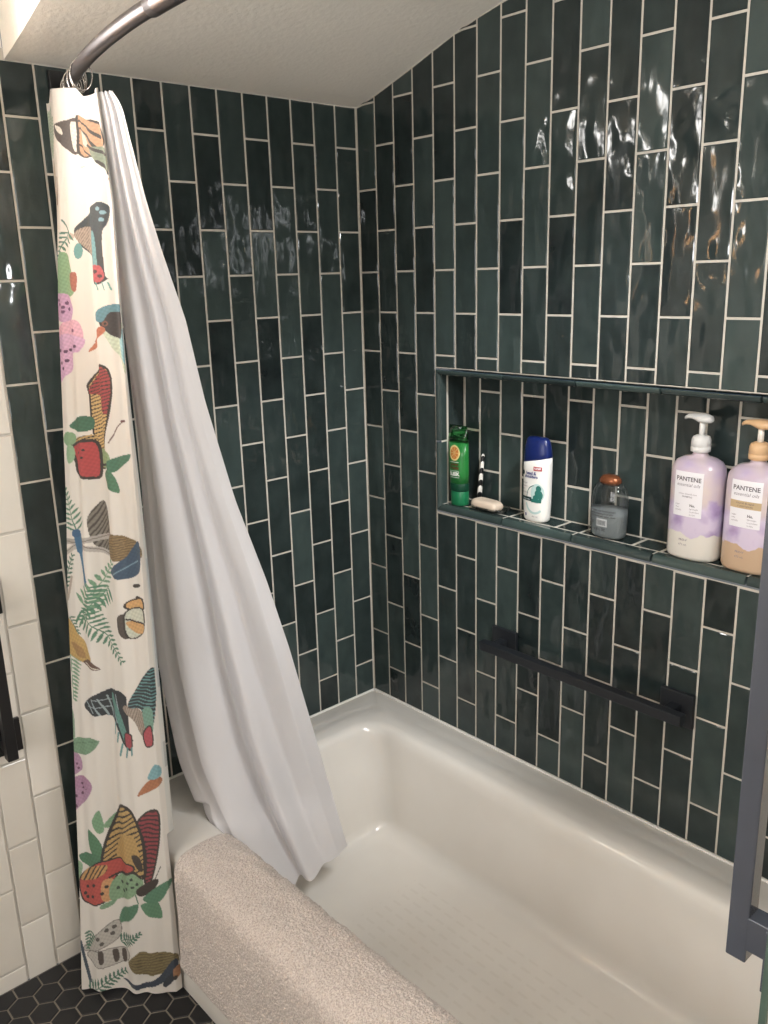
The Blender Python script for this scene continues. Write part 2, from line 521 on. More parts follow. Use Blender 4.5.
ix0, ix1, iy0, iy1 = -.735, -.108, -1.43, -.118
for d, z, r in ((0, RIM, .085), (.009, RIM-.0015, .08), (.017, RIM-.006, .075), (.024, RIM-.014, .07), (.029, RIM-.026, .068), (.032, RIM-.045, .066)):
    loops.append(rrect(ix0+d, ix1-d, iy0+d, iy1-d, r, z))
for t in (.25, .5, .75, 1.0):
    z = (RIM-.045)*(1-t) + .105*t
    loops.append(rrect(ix0+.032+.022*t, ix1-.032-.022*t, iy0+.032+.09*t, iy1-.032-.058*t, .066-.006*t, z))
bx0, bx1, by0, by1 = ix0+.054, ix1-.054, iy0+.122, iy1-.090
for a in range(1, 8):
    t = PI/2*a/7; R = .038
    d = R*(1-math.cos(t))
    loops.append(rrect(bx0+d, bx1-d, by0+d, by1-d, .060-.012*a/7, .105-.043*math.sin(t)))
d = .038
loops.append(rrect(bx0+d+.08, bx1-d-.08, by0+d+.1, by1-d-.1, .04, .0605))
vv, ff = loft(loops, cap0=False, cap1=True)
m, nt, b = new_mat('tub_enamel_glossy'); M_TUB = m
N = nt.nodes; Lk = nt.links
b.inputs['Base Color'].default_value = srgb(226, 219, 207); b.inputs['Roughness'].default_value = .16
b.inputs['Coat Weight'].default_value = .3
tc = N.new('ShaderNodeTexCoord'); nn = N.new('ShaderNodeTexNoise'); nn.inputs['Scale'].default_value = 5
Lk.new(tc.outputs['Object'], nn.inputs['Vector'])
mx = N.new('ShaderNodeMix'); mx.data_type = 'RGBA'; mx.inputs['A'].default_value = srgb(230, 226, 219); mx.inputs['B'].default_value = srgb(214, 208, 199)
Lk.new(nn.outputs['Fac'], mx.inputs['Factor']); Lk.new(mx.outputs['Result'], b.inputs['Base Color'])
body = mesh_obj('tub_shell', vv, ff, M_TUB, tub, smooth=True)
# faint anti-slip ribs moulded into the tub floor (part of the enamel)
spx = N.new('ShaderNodeSeparateXYZ'); Lk.new(tc.outputs['Object'], spx.inputs[0])
def mth(op, a, b2=None, c3=None):
    n_ = N.new('ShaderNodeMath'); n_.operation = op
    for i_, q_ in enumerate((a, b2, c3)):
        if q_ is None: continue
        if isinstance(q_, (int, float)): n_.inputs[i_].default_value = q_
        else: Lk.new(q_, n_.inputs[i_])
    return n_.outputs[0]
wx = mth('GREATER_THAN', mth('SINE', mth('MULTIPLY', spx.outputs['X'], 2*PI/.030)), .72)
wy_ = mth('GREATER_THAN', mth('SINE', mth('MULTIPLY', spx.outputs['Y'], 2*PI/.040)), -.45)
msk = mth('MULTIPLY', mth('MULTIPLY', wx, wy_), mth('LESS_THAN', spx.outputs['Z'], .0625))
msk = mth('MULTIPLY', msk, mth('MULTIPLY', mth('GREATER_THAN', spx.outputs['X'], -.56), mth('LESS_THAN', spx.outputs['X'], -.26)))
msk = mth('MULTIPLY', msk, mth('MULTIPLY', mth('GREATER_THAN', spx.outputs['Y'], -1.2), mth('LESS_THAN', spx.outputs['Y'], -.44)))
mx2 = N.new('ShaderNodeMix'); mx2.data_type = 'RGBA'; Lk.new(mx.outputs['Result'], mx2.inputs['A']); mx2.inputs['B'].default_value = srgb(190, 182, 168)
Lk.new(mth('MULTIPLY', msk, .14), mx2.inputs['Factor']); Lk.new(mx2.outputs['Result'], b.inputs['Base Color'])

# ------------------------------------------------------------------ grab bars / towel bars (square section)
def square_bar(name, label, cat, frame, length, plates, bar_span, off=.05, sec=.023, plate=.077, M_BLACK=M_BLACK, post=.012):
    """frame: function (a along bar, b across, h out of the wall) -> world"""
    t = thing(name, frame(0, 0, 0), label, cat)
    org = Vector(frame(0, 0, 0))
    def b_(nm, a0, a1, b0, b1, h0, h1, bev, par):
        bm = bmesh.new(); bm_box(bm, a0, a1, b0, b1, h0, h1, bev)
        for vtx in bm.verts:
            vtx.co = Vector(frame(*vtx.co)) - org
        return bm_obj(nm, bm, M_BLACK, par)
    for pa in plates:
        pl = b_('mount_plate', pa-plate/2, pa+plate/2, -plate/2, plate/2, 0.0, .010, .0012, t)
        b_('post', pa-post, pa+post, -.012, .012, .0095, off-sec/2+.001, .0008, pl)
    b_('bar', bar_span[0], bar_span[1], -sec/2, sec/2, off-sec/2, off+sec/2, .0015, t)
    return t
# on the long wall, below the niche
square_bar('towel_bar', 'black square towel bar below the niche on the green tiled wall', 'towel bar',
           lambda a, b, h: (-.0005-h, -.52-a, .672+b), .56, (0.0, .478), (-.038, .517), M_BLACK=mat('black_metal_faint_haze', (34, 37, 41), .4, noise=.15))  # black metal, base colour raised slightly to include veiling haze
# vertical one at the right edge, on the end wall
square_bar('grab_bar', 'black vertical grab bar at the right edge above the tub', 'grab bar',
           lambda a, b, h: (-.748-b, YE+.0005+h, .905+a), .6, (-.038, .62), (-.077, .66), off=.0505, M_BLACK=mat('black_metal_hazed', (78, 83, 94), .24, noise=.12, spec=.8, coat=.6), post=.021)  # black bar too; the stronger haze at this side is mixed into its colour
# vertical one on the white tile at the left edge
square_bar('grab_bar', 'black vertical bar on the white tile at the left edge', 'grab bar',
           lambda a, b, h: (-1.081-b, -.0005-.003-h, .629+a), .4, (0.0, .322), (-.03, .345), off=.05)

# ------------------------------------------------------------------ shower rod
ROD_Z = 1.96
def rodx(y): 
    s = -y/1.54
    return -.765 - .54*s*(1-s)
rod = thing('shower_rod', (rodx(0), 0, ROD_Z), 'dark curved shower rod below the plaster ceiling', 'shower rod')
ro = Vector((rodx(0), 0, ROD_Z))
def rp(y): return Vector((rodx(y), y, ROD_Z)) - ro
tube('thin_pole', M_ROD, [rp(y) for y in np.linspace(-.012, -.66, 30)], .0125, rod, 20)
tube('thick_pole', M_ROD, [rp(y) for y in np.linspace(-.60, -1.528, 36)], .0155, rod, 20)
bm = bmesh.new(); bm_box(bm, -.040, .040, -.012, -.0008, -.040, .030, .002)
bm_obj('wall_flange', bm, M_BLACK, rod)
bm = bmesh.new(); bm_box(bm, -.030, .030, -1.5395, -1.527, -.038, .038, .002)
bm_obj('wall_flange', bm, M_BLACK, rod)

# ------------------------------------------------------------------ curtain cloth
def smooth_table(ts, pts, t):
    pts = np.array(pts, float); t = np.asarray(t, float)
    out = np.stack([np.interp(t, ts, pts[:, i]) for i in range(pts.shape[1])], -1)
    return out
def smooth1(a, k):
    for _ in range(k):
        b = a.copy(); b[1:-1] = (a[:-2]+2*a[1:-1]+a[2:])/4; a = b
    return a

# chart of the print: left/right edge of the visible front panel at each chart row
CH_V = np.array([85, 200, 300, 400, 500, 600, 700, 800, 900, 992.0])
CH_L = np.array([50, 57, 58, 62, 66, 68, 72, 76, 80, 82.0])
CH_R = np.array([98, 112, 119, 127, 136, 144, 152, 160, 170, 178.0])
L3 = np.array([(-.826,-.06,1.945), (-.842,-.068,1.742), (-.867,-.074,1.551), (-.887,-.081,1.353), (-.907,-.087,1.147), (-.933,-.094,.933),
      (-.955,-.101,.709), (-.978,-.107,.475), (-1.002,-.114,.23), (-1.028,-.12,.004)])
R3 = np.array([(-.85,-.306,1.908), (-.853,-.328,1.721), (-.855,-.32,1.551), (-.857,-.314,1.37), (-.859,-.312,1.177), (-.861,-.306,.97),
      (-.864,-.298,.748), (-.867,-.29,.51), (-.870,-.29,.258), (-.874,-.285,.006)])
NR, NS = 1180, 250
rows = np.linspace(85, 992, NR)
Lc = smooth1(smooth_table(CH_V, L3, rows), 60); Rc = smooth1(smooth_table(CH_V, R3, rows), 60)
s = np.linspace(-.34, 1.20, NS)
S, V = np.meshgrid(s, rows)
tt = (V-85)/907.0
A = Lc[:, None, :]; B = Rc[:, None, :]
Sc = np.clip(S, 0, 1)
Pp = A + (B-A)*Sc[..., None]
nrm = np.array([-.66, -.75, 0.0])          # towards the room
acr = (B-A)/np.linalg.norm((B-A)[..., :2], axis=-1, keepdims=True); acr[..., 2] = 0
nr = np.stack([acr[..., 1], -acr[..., 0], 0*acr[..., 0]], -1)   # horizontal normal of the panel
nr = np.where((nr @ nrm)[..., None] < 0, -nr, nr)
# vertical folds: deep valley near 45 %, roll near the right edge, broad belly on the left
amp = .0085 + .007*np.minimum(tt*1.5, 1)
valley = .44 + .05*np.sin(tt*4.2)
fold = 1.0*np.cos((Sc-.2)*PI*1.6)*.40 - .62*np.exp(-((Sc-valley)/.10)**2) + .60*np.exp(-((Sc-.78)/.17)**2) - .35*np.exp(-((Sc-.93)/.06)**2)
fold += .22*np.sin(Sc*19+tt*3.0) + .15*np.sin(Sc*33-tt*5)
fade = np.clip(Sc*8, 0, 1)*np.clip((1-Sc)*10, 0, 1)
disp = amp*fold*fade
# pinch at the top under the rings
Pp = Pp + nr*disp[..., None]
# side returns: cloth rolls back behind the front panel
back = np.where(S < 0, -S, np.where(S > 1, S-1, 0))
lft = (S < 0)
dep = np.where(lft, np.minimum(back*.16, .05*(1-np.clip(1-tt*9, 0, 1)*.5)), back*.15)
bdir = np.array([.40, .91, 0.0])
side = np.where(lft, .011*np.clip(1-tt*6.0, -.5, 1)*np.sin(np.minimum(back/.3, 1)*PI/2), (.004+.021*np.clip((tt-.3)*2, 0, 1))*np.sin(np.minimum(back/.14, 1)*PI*.6))
sdir = np.where(lft[..., None], np.array([-.91, .40, 0.0]), np.array([.91, -.40, 0.0]))
Pp = Pp + bdir*dep[..., None] + sdir*side[..., None]
Pp[..., 1] = np.minimum(Pp[..., 1], -.012)
Pp[..., 0] = np.where(Pp[..., 2] < .42, np.minimum(Pp[..., 0], -.858), Pp[..., 0])
dipz = np.exp(-((S-.80)/.16)**2)*np.clip(1-tt/.12, 0, 1)
Pp = Pp + np.array([.40, .91, 0.0])*(dipz*.022)[..., None]
Pp[..., 2] -= np.where(tt < .12, (dipz*.012 + lft*np.minimum(back/.1, 1)*.022)*(1-tt/.12), 0)
# hem
Pp[..., 2] += np.where(tt > .97, 0, 0)
Pp[..., 2] = np.maximum(Pp[..., 2] + .006*np.sin(S*7)*(tt > .5)*tt**6, .004)

# ---- paint the print on the chart
CX = np.interp(rows, CH_V, CH_L)[:, None] + (np.interp(rows, CH_V, CH_R)-np.interp(rows, CH_V, CH_L))[:, None]*S
CY = V
def lin(c): return np.array(srgb(*c)[:3])
colr = np.empty(CX.shape+(3,)); colr[:] = lin((228, 221, 211))
def tr(sec, p):
    ox, oy, k = {1: (30, 80, 3.941), 2: (30, 340, 3.941), 3: (30, 590, 4.518), 4: (30, 790, 3.84)}[sec]
    return (ox+p[0]/k, oy+p[1]/k)
SK = {1: 3.941, 2: 3.941, 3: 4.518, 4: 3.84}
def window_of(x0, x1, y0, y1):
    r0 = np.searchsorted(rows, y0-1); r1 = np.searchsorted(rows, y1+1)
    return slice(r0, r1)
def inside(pts):
    xs = [p[0] for p in pts]; ys_ = [p[1] for p in pts]
    sl = window_of(min(xs), max(xs), min(ys_), max(ys_))
    X = CX[sl]; Y = CY[sl]; m_ = np.zeros(X.shape, bool)
    n_ = len(pts)
    for i in range(n_):
        x1_, y1_ = pts[i]; x2_, y2_ = pts[(i+1) % n_]
        if y1_ == y2_: continue
        c_ = ((y1_ > Y) != (y2_ > Y)) & (X < (x2_-x1_)*(Y-y1_)/(y2_-y1_)+x1_)
        m_ ^= c_
    return sl, m_
def wob(pts, n=5):
    """round a polygon with a closed Catmull-Rom"""
    out = []; N_ = len(pts)
    for i in range(N_):
        p0, p1, p2, p3 = [np.array(pts[(i+q) % N_], float) for q in (-1, 0, 1, 2)]
        for j in range(n):
            t = j/n
            out.append(tuple(.5*((2*p1)+(-p0+p2)*t+(2*p0-5*p1+4*p2-p3)*t*t+(-p0+3*p1-3*p2+p3)*t**3)))
    return out
def P(sec, pts, c, round_=True, var=.14, stripes=None, outline=None, ow=5):
    q = [tr(sec, p) for p in pts]
    if round_: q = wob(q)
    sl, m_ = inside(q)
    X = CX[sl]; Y = CY[sl]
    base = np.empty(X.shape+(3,)); base[:] = lin(c)
    vv_ = 1 + var*(np.sin(X*1.9+Y*.9)+np.sin(X*.8-Y*1.7+1.3))*.5
    base *= vv_[..., None]
    if stripes:
        ang_, per, duty, sc = stripes
        a_ = math.radians(ang_); ph = (X*math.cos(a_)+Y*math.sin(a_))/per*2*PI + .9*np.sin(X*.35+Y*.22)
        ms = np.sin(ph) > duty
        base = np.where(ms[..., None], lin(sc), base)
    colr[sl] = np.where(m_[..., None], base, colr[sl])
    if outline:
        qq = q+[q[0]]
        stroke_px(qq, ow/SK[sec], outline)
def stroke_px(pts, w, c):
    xs = [p[0] for p in pts]; ys_ = [p[1] for p in pts]
    sl = window_of(min(xs)-w, max(xs)+w, min(ys_)-w, max(ys_)+w)
    X = CX[sl]; Y = CY[sl]; m_ = np.zeros(X.shape, bool)
    for (xa, ya_), (xb, yb_) in zip(pts[:-1], pts[1:]):
        dx_, dy_ = xb-xa, yb_-ya_; L2 = dx_*dx_+dy_*dy_+1e-9
        t_ = np.clip(((X-xa)*dx_+(Y-ya_)*dy_)/L2, 0, 1)
        m_ |= (X-xa-t_*dx_)**2+(Y-ya_-t_*dy_)**2 < (w/2)**2
    colr[sl] = np.where(m_[..., None], lin(c), colr[sl])
def Ln(sec, pts, w, c): stroke_px([tr(sec, p) for p in pts], w/SK[sec], c)
def Dot(sec, x, y, r, c, ry=None):
    ry = ry or r
    P(sec, [(x+r*math.cos(2*PI*k/12), y+ry*math.sin(2*PI*k/12)) for k in range(12)], c, False, .05)
def Dots(sec, pts, r, c):
    for x, y in pts: Dot(sec, x, y, r, c)
def Fern(sec, p0, p1, ln, n, c, bend=0, sides=(1, -1), w=9):
    p0 = np.array(p0, float); p1 = np.array(p1, float); d_ = p1-p0; L_ = np.linalg.norm(d_); d_ /= L_; q_ = np.array([-d_[1], d_[0]])
    pts = [p0+d_*L_*t+q_*bend*math.sin(t*PI) for t in np.linspace(0, 1, n+1)]
    Ln(sec, [tuple(p) for p in pts], 4, c)
    for i, p in enumerate(pts):
        l_ = ln*(1-.72*i/n)
        for sd in sides:
            e_ = p+q_*sd*l_+d_*l_*.55
            P(sec, [tuple(p), tuple((p+e_)/2+d_*w*.55), tuple(e_), tuple((p+e_)/2-d_*w*.55)], c, True, .2)
GR = (62, 118, 92); GR2 = (108, 158, 120); DK = (48, 42, 42)
# -- section 1
P(1, [(30,70),(75,72),(95,150),(85,270),(50,250)], (120,160,125), stripes=(60,3.0,.2,(225,225,212)))
P(1, [(72,300),(95,330),(98,470),(82,470)], (190,175,150))
P(1, [(102,168),(150,148),(195,150),(192,282),(150,262),(115,225)], (70,60,58))
P(1, [(108,168),(132,182),(138,206),(118,196)], (226,216,200)); P(1, [(165,165),(185,165),(188,270),(176,255)], (215,205,190))
P(1, [(185,125),(225,118),(265,150),(292,215),(292,250),(240,295),(195,285),(188,200)], (186,134,88), outline=DK, ow=7)
Ln(1, [(190,150),(235,160),(275,215)], 9, DK); Ln(1, [(195,180),(235,200),(268,258)], 9, DK); Ln(1, [(190,245),(230,275),(255,290)], 7, DK)
P(1, [(205,190),(228,205),(240,250),(215,240)], (180,185,165))
P(1, [(245,255),(298,262),(312,370),(275,325)], (118,132,108)); Ln(1, [(240,245),(300,290)], 11, DK); Ln(1, [(270,310),(310,365)], 9, DK)
Ln(1, [(300,410),(312,385)], 5, (150,120,90)); Ln(1, [(200,338),(222,330)], 3, (150,150,150)); Ln(1, [(112,380),(108,490)], 8, (160,120,100))
P(1, [(183,592),(205,556),(226,524),(252,496),(280,478),(304,498),(302,560),(292,610),(302,760),(310,782),(272,805),(252,765),(240,700),(205,650)], (36,52,60))
P(1, [(238,620),(262,598),(276,745),(258,745)], (92,152,158)); P(1, [(183,602),(236,580),(254,700),(208,648)], (172,150,130), stripes=(20,1.6,.5,(120,100,90)))
Dots(1, [(291,520),(288,548),(276,506)], 8, (120,165,178)); P(1, [(248,735),(285,730),(300,775),(270,795)], (188,62,74)); Dots(1, [(268,752),(285,770)], 8, (70,40,50))
for x in (280, 300, 318): Ln(1, [(x-8,795),(x,825)], 4, (90,160,150))
Dot(1, 197, 672, 14, (84,152,150), 32); Dot(1, 172, 614, 13, (190,170,150))
Fern(1, (160,600), (118,690), 34, 5, (60,120,100)); Ln(1, [(165,600),(135,550)], 5, (60,110,95))
P(1, [(108,705),(150,680),(182,775),(186,840),(150,852),(104,830)], (126,172,124)); P(1, [(168,765),(192,760),(192,830),(176,820)], (170,90,70))
P(1, [(100,850),(150,843),(182,890),(176,942),(140,952),(100,932)], (202,152,196)); Dots(1, [(140,895),(152,878),(124,884),(162,902),(140,912),(118,868)], 7, (104,58,106))
P(1, [(106,985),(150,950),(200,950),(210,1030),(106,1030)], (226,166,190)); Dots(1, [(180,985),(150,1010)], 8, (130,70,110))
# kingfisher
P(2, [(300,-40),(378,-60),(382,130),(350,70),(318,10)], (196,208,180)); P(2, [(345,-20),(376,-40),(380,90),(356,60)], (142,192,200))
P(1, [(285,955),(318,908),(356,905),(358,1012),(320,1000)], (44,40,46))
P(1, [(264,935),(284,900),(320,884),(354,884),(354,912),(318,914),(292,952)], (72,134,150)); Dot(1, 303, 958, 11, (120,70,50)); Dot(1, 303, 958, 5, (20,20,20))
P(1, [(246,1030),(268,990),(290,968),(304,986),(275,1020)], (190,98,58)); P(2, [(230,45),(250,5),(278,-10),(258,25)], (196,108,66))
# -- section 2
P(2, [(112,-10),(215,-10),(206,42),(180,52),(176,112),(124,165),(116,190)], (214,164,204))
Dots(2, [(150,42),(190,22),(130,88),(155,78),(166,36),(140,110),(122,40)], 7, (92,50,92))
P(2, [(230,176),(246,142),(268,112),(290,95),(312,112),(324,150),(326,205),(318,305),(302,450),(322,482),(280,506),(262,440),(244,330),(236,220)], (212,172,92), stripes=(65,3.2,.55,DK), outline=DK, ow=5)
P(2, [(236,184),(252,146),(272,118),(292,102),(310,118),(321,155),(320,285),(288,268),(268,222),(236,212)], (172,48,54), stripes=(70,3.4,.62,DK))
Ln(2, [(230,178),(246,142),(268,112),(290,95),(312,112),(324,150),(326,205),(318,300)], 7, DK)
P(2, [(275,430),(320,440),(324,490),(280,500)], (140,165,110)); Ln(2, [(275,495),(322,485)], 10, DK)
P(2, [(188,385),(252,372),(254,408),(180,412)], (200,160,80), stripes=(70,3,.5,DK))
P(2, [(176,412),(258,402),(274,528),(240,542),(198,522),(188,480)], (188,44,50), outline=DK, ow=11); Dots(2, [(220,460),(224,430),(205,440)], 5, DK)
P(2, [(165,335),(205,300),(246,306),(246,350),(200,358)], (48,112,84)); Dot(2, 160, 386, 28, (124,168,122)); Dot(2, 166, 446, 17, (138,182,136), 38)
P(2, [(320,472),(396,450),(346,515),(318,510)], (58,120,90)); P(2, [(292,520),(330,514),(356,602),(300,562)], (64,124,90)); Ln(2, [(322,402),(345,345),(362,320)], 4, (110,80,70))
Dot(2, 362, 320, 6, (110,60,60))
Fern(2, (190,745), (138,590), 46, 8, (70,132,102)); 
P(2, [(242,690),(290,640),(325,830),(272,820),(250,780)], (126,120,108), stripes=(30,3.5,.3,(70,62,58)))
Ln(2, [(195,790),(98,792)], 22, (172,164,156)); Ln(2, [(205,790),(320,770)], 22, (176,168,160)); Ln(2, [(205,805),(310,840)], 20, (184,176,168)); Ln(2, [(195,805),(115,850)], 20, (184,176,168))
for e in ((98,785),(320,765),(310,842),(112,852)): Ln(2, [(200,795), e], 3, (110,100,95))
Ln(2, [(195,765),(206,825)], 26, (44,108,150)); Ln(2, [(206,825),(235,960)], 15, (50,116,158)); Dot(2, 190, 758, 16, (40,96,140))
Fern(2, (128,970), (175,845), 36, 7, GR); Fern(2, (222,1045), (322,880), 54, 9, GR2, w=12)
Ln(2, [(170,930),(150,1020)], 12, (180,165,150))
P(2, [(310,775),(350,764),(425,800),(432,862),(330,866),(312,850)], (142,114,66), stripes=(80,2.6,.6,(96,74,40)))
P(2, [(318,908),(380,852),(425,790),(432,900),(400,936),(345,936)], (42,78,108)); Ln(2, [(330,925),(420,870)], 5, (110,150,170)); Dot(2, 418, 968, 14, DK, 8)
Ln(2, [(420,1015),(440,1024)], 10, DK)
# -- section 3
Fern(3, (345,-10), (240,130), 62, 9, (74,136,104), w=12); Fern(3, (240,90), (425,315), 58, 13, (70,130,98), w=12)
Fern(3, (182,120), (230,190), 30, 5, GR); Fern(3, (184,270), (200,490), 62, 12, GR2, sides=(-1,), w=12)
P(3, [(170,125),(225,188),(266,240),(294,310),(270,326),(235,312),(170,265)], (196,156,66)); P(3, [(190,230),(240,250),(262,300),(225,290)], (168,124,58))
P(3, [(250,318),(286,308),(322,358),(285,345)], (104,72,56)); Ln(3, [(262,322),(315,354)], 4, (220,210,190))
P(3, [(440,56),(498,40),(508,88),(442,84)], (214,158,78), outline=DK, ow=7); P(3, [(405,122),(435,110),(446,214),(412,182)], (76,66,60)); P(3, [(436,100),(505,88),(508,190),(448,212)], (200,204,184), outline=DK, ow=6)
P(3, [(442,140),(508,152),(504,196),(458,178)], (214,158,80)); Ln(3, [(440,130),(508,150)], 7, DK)
P(3, [(256,512),(300,470),(380,450),(440,468),(450,512),(458,620),(468,712),(432,692),(400,622),(350,572),(290,556)], (32,44,54))
for a in np.linspace(0, 1, 6): Ln(3, [(268+a*120,500-a*30),(300+a*120,548+a*60)], 5, (150,170,175))
Ln(3, [(275,520),(360,535),(420,620)], 4, (150,170,175)); Ln(3, [(290,490),(370,505)], 4, (150,170,175))
P(3, [(360,468),(386,500),(440,618),(464,692),(440,692),(396,582),(362,512)], (84,146,136))
P(3, [(428,530),(456,518),(532,580),(534,680),(500,650),(470,580)], (168,152,136), stripes=(15,2.0,.4,(130,112,100)))
P(3, [(452,512),(520,376),(560,372),(560,600),(530,590),(500,540)], (34,50,60), stripes=(100,3.4,.5,(90,150,150))); P(3, [(510,540),(552,540),(556,640),(524,630)], (110,160,140))
P(3, [(512,645),(545,612),(556,692),(526,702)], (186,60,76), outline=DK, ow=6); P(3, [(438,640),(466,648),(468,706),(440,692)], (176,56,76), outline=DK, ow=5)
for q0, q1 in (((385,600),(382,650)),((405,640),(400,680)),((425,690),(415,740)),((450,705),(445,745)),((468,705),(470,735))): Ln(3, [q0, q1], 9, (90,150,150))
P(3, [(182,680),(230,660),(325,674),(270,735),(182,722)], (112,156,120)); Ln(3, [(192,690),(318,676)], 3, (80,125,95)); P(3, [(182,540),(200,560),(205,670),(182,680)], (120,160,130))
P(3, [(182,735),(225,740),(242,800),(200,832),(182,830)], (178,132,168)); Dots(3, [(215,780),(222,800)], 6, (110,60,100))
P(3, [(182,860),(250,835),(292,885),(252,955),(182,970)], (174,124,162)); Dots(3, [(240,870),(262,900),(246,890),(222,930),(262,920),(235,945)], 6, (90,44,84))
P(3, [(494,928),(524,872),(580,842),(584,885)], (180,108,58)); P(3, [(532,852),(562,788),(584,800),(584,845)], (112,172,182))
# -- section 4
P(4, [(160,0),(225,-5),(235,20),(195,60),(160,80)], (178,132,168)); Dots(4, [(180,20),(205,10),(180,60),(172,45)], 6, (90,44,84))
P(4, [(248,112),(276,74),(292,150),(266,158)], (112,162,118)); P(4, [(288,132),(326,94),(312,142)], (120,166,124)); P(4, [(232,145),(282,202),(284,262),(240,222)], (72,132,92))
P(4, [(190,245),(260,238),(278,270),(225,288)], (66,126,90)); P(4, [(168,270),(205,284),(185,362),(168,360)], (132,172,132))
P(4, [(420,112),(490,80),(497,200),(466,352),(444,332),(438,200)], (150,44,58), stripes=(95,4.2,.35,(60,30,40)), outline=DK, ow=7)
P(4, [(284,268),(310,150),(344,66),(370,60),(406,100),(438,190),(448,300),(432,332),(380,292),(320,292)], (196,156,74), stripes=(62,4.6,.42,DK), outline=DK, ow=10)
P(4, [(340,190),(400,170),(432,290),(380,285),(330,270)], (194,152,70)); P(4, [(395,245),(425,250),(440,300),(415,295)], (60,50,45)); Ln(4, [(420,130),(440,200),(445,310)], 7, DK)
P(4, [(194,335),(240,292),(285,270),(382,275),(402,302),(332,332),(302,422),(230,436),(200,402)], (194,62,52), outline=DK, ow=6)
P(4, [(196,330),(240,290),(300,285),(290,320),(220,345)], (204,150,70), stripes=(30,4,.4,DK)); P(4, [(285,350),(320,345),(318,420),(285,420)], (214,150,84)); Dots(4, [(225,370),(255,360),(250,405),(225,410),(285,395),(300,370),(215,395)], 7, DK)
P(4, [(318,352),(400,310),(442,350),(400,402),(318,428)], (130,170,126)); Dots(4, [(350,360),(380,350),(400,365),(360,390),(395,335),(415,355),(375,375),(335,385)], 6, (50,70,60)); Ln(4, [(310,335),(400,308),(430,330)], 8, DK)
P(4, [(412,380),(450,350),(495,340),(482,376),(430,402)], (56,44,42)); Ln(4, [(480,345),(505,290)], 3, DK); Ln(4, [(410,395),(420,430)], 4, GR)
P(4, [(340,518),(355,460),(416,430),(412,470),(366,510)], (70,130,96)); P(4, [(430,435),(490,425),(512,487),(460,477)], (80,138,100)); P(4, [(438,412),(490,370),(545,348),(502,428)], (74,134,100)); P(4, [(280,440),(330,425),(320,445),(285,455)], (120,165,125))
P(4, [(212,602),(318,510),(346,524),(336,580),(240,622)], (186,180,170), outline=(120,115,110), ow=3); Dots(4, [(300,540),(320,555),(270,570),(285,590),(325,530)], 8, (90,84,80))
P(4, [(232,625),(372,614),(374,660),(290,686),(240,662)], (194,188,178), outline=(120,115,110), ow=3)
for x in (270, 320, 350): P(4, [(x,622),(x+18,622),(x+22,662),(x+8,668)], (84,72,66))
Ln(4, [(196,585),(210,640),(236,745)], 12, (48,72,90)); Ln(4, [(236,745),(232,800)], 4, (80,90,95))
Fern(4, (348,592), (425,545), 30, 7, GR); Fern(4, (240,545), (226,610), 26, 5, GR); Fern(4, (235,790), (365,705), 44, 10, GR)
P(4, [(378,665),(420,615),(460,614),(560,628),(560,686),(480,702),(410,692)], (132,114,62), stripes=(85,2.8,.55,(94,78,38)))
P(4, [(358,735),(430,735),(500,710),(560,648),(562,716),(450,752),(390,752)], (38,58,80)); P(4, [(515,740),(552,700),(566,720),(530,755)], (30,44,60))
P(4, [(555,690),(575,680),(580,715),(560,725)], (180,120,70)); Dot(4, 562, 722, 9, DK)
# right-hand return: lining side with show-through
mret = S > 1.04
colr[mret] = colr[mret]*.0 + lin((214, 214, 208))
for (y0_, y1_, c_) in ((560, 690, (150,165,180)), (745, 770, (140,150,150)), (930, 965, (120,130,155))):
    mm = mret & (CY > y0_) & (CY < y1_) & (S > 1.06) & (S < 1.5)
    colr[mm] = colr[mm]*.5 + lin(c_)*.5
# plain woven header band at the very top
mh = CY < 112
colr[mh & (S > -.02)] = lin((226, 220, 211))

lum_ = colr @ np.array([.3, .59, .11])
colr = colr*.80 + lum_[..., None]*.20
colr = colr*.95 + lin((236, 226, 212))*.05
curt = thing('shower_curtain', (-.9, -.2, 0), 'white fabric shower curtain printed with butterflies, birds and ferns hanging outside the tub', 'shower curtain')
faces = []
idx = np.arange(NR*NS).reshape(NR, NS)
q = np.stack([idx[:-1, :-1], idx[1:, :-1], idx[1:, 1:], idx[:-1, 1:]], -1).reshape(-1, 4)
def grid_mesh(name, pts, quads, m, parent, colors=None):
    me = bpy.data.meshes.new(name)
    nv = len(pts); nf = len(quads)
    me.vertices.add(nv); me.vertices.foreach_set('co', np.asarray(pts, np.float32).ravel())
    me.loops.add(nf*4); me.loops.foreach_set('vertex_index', quads.astype(np.int32).ravel())
    me.polygons.add(nf); me.polygons.foreach_set('loop_start', np.arange(0, nf*4, 4, dtype=np.int32))
    me.polygons.foreach_set('use_smooth', np.ones(nf, bool))
    me.update(calc_edges=True); me.validate()
    me.materials.append(m)
    if colors is not None:
        at = me.color_attributes.new('print', 'FLOAT_COLOR', 'POINT')
        c4 = np.ones((nv, 4), np.float32); c4[:, :3] = colors
        at.data.foreach_set('color', c4.ravel())
    o = bpy.data.objects.new(name, me)
    return link(o, parent)
M_PRINT = cloth_mat('printed_cotton', 'print', transl=.2)
M_LINER = cloth_mat('white_liner_cloth', None, (236, 234, 236), .30, .55)
grid_mesh('printed_cloth', Pp.reshape(-1, 3)-np.array([-.9, -.2, 0]), q, M_PRINT, curt, colr.reshape(-1, 3))

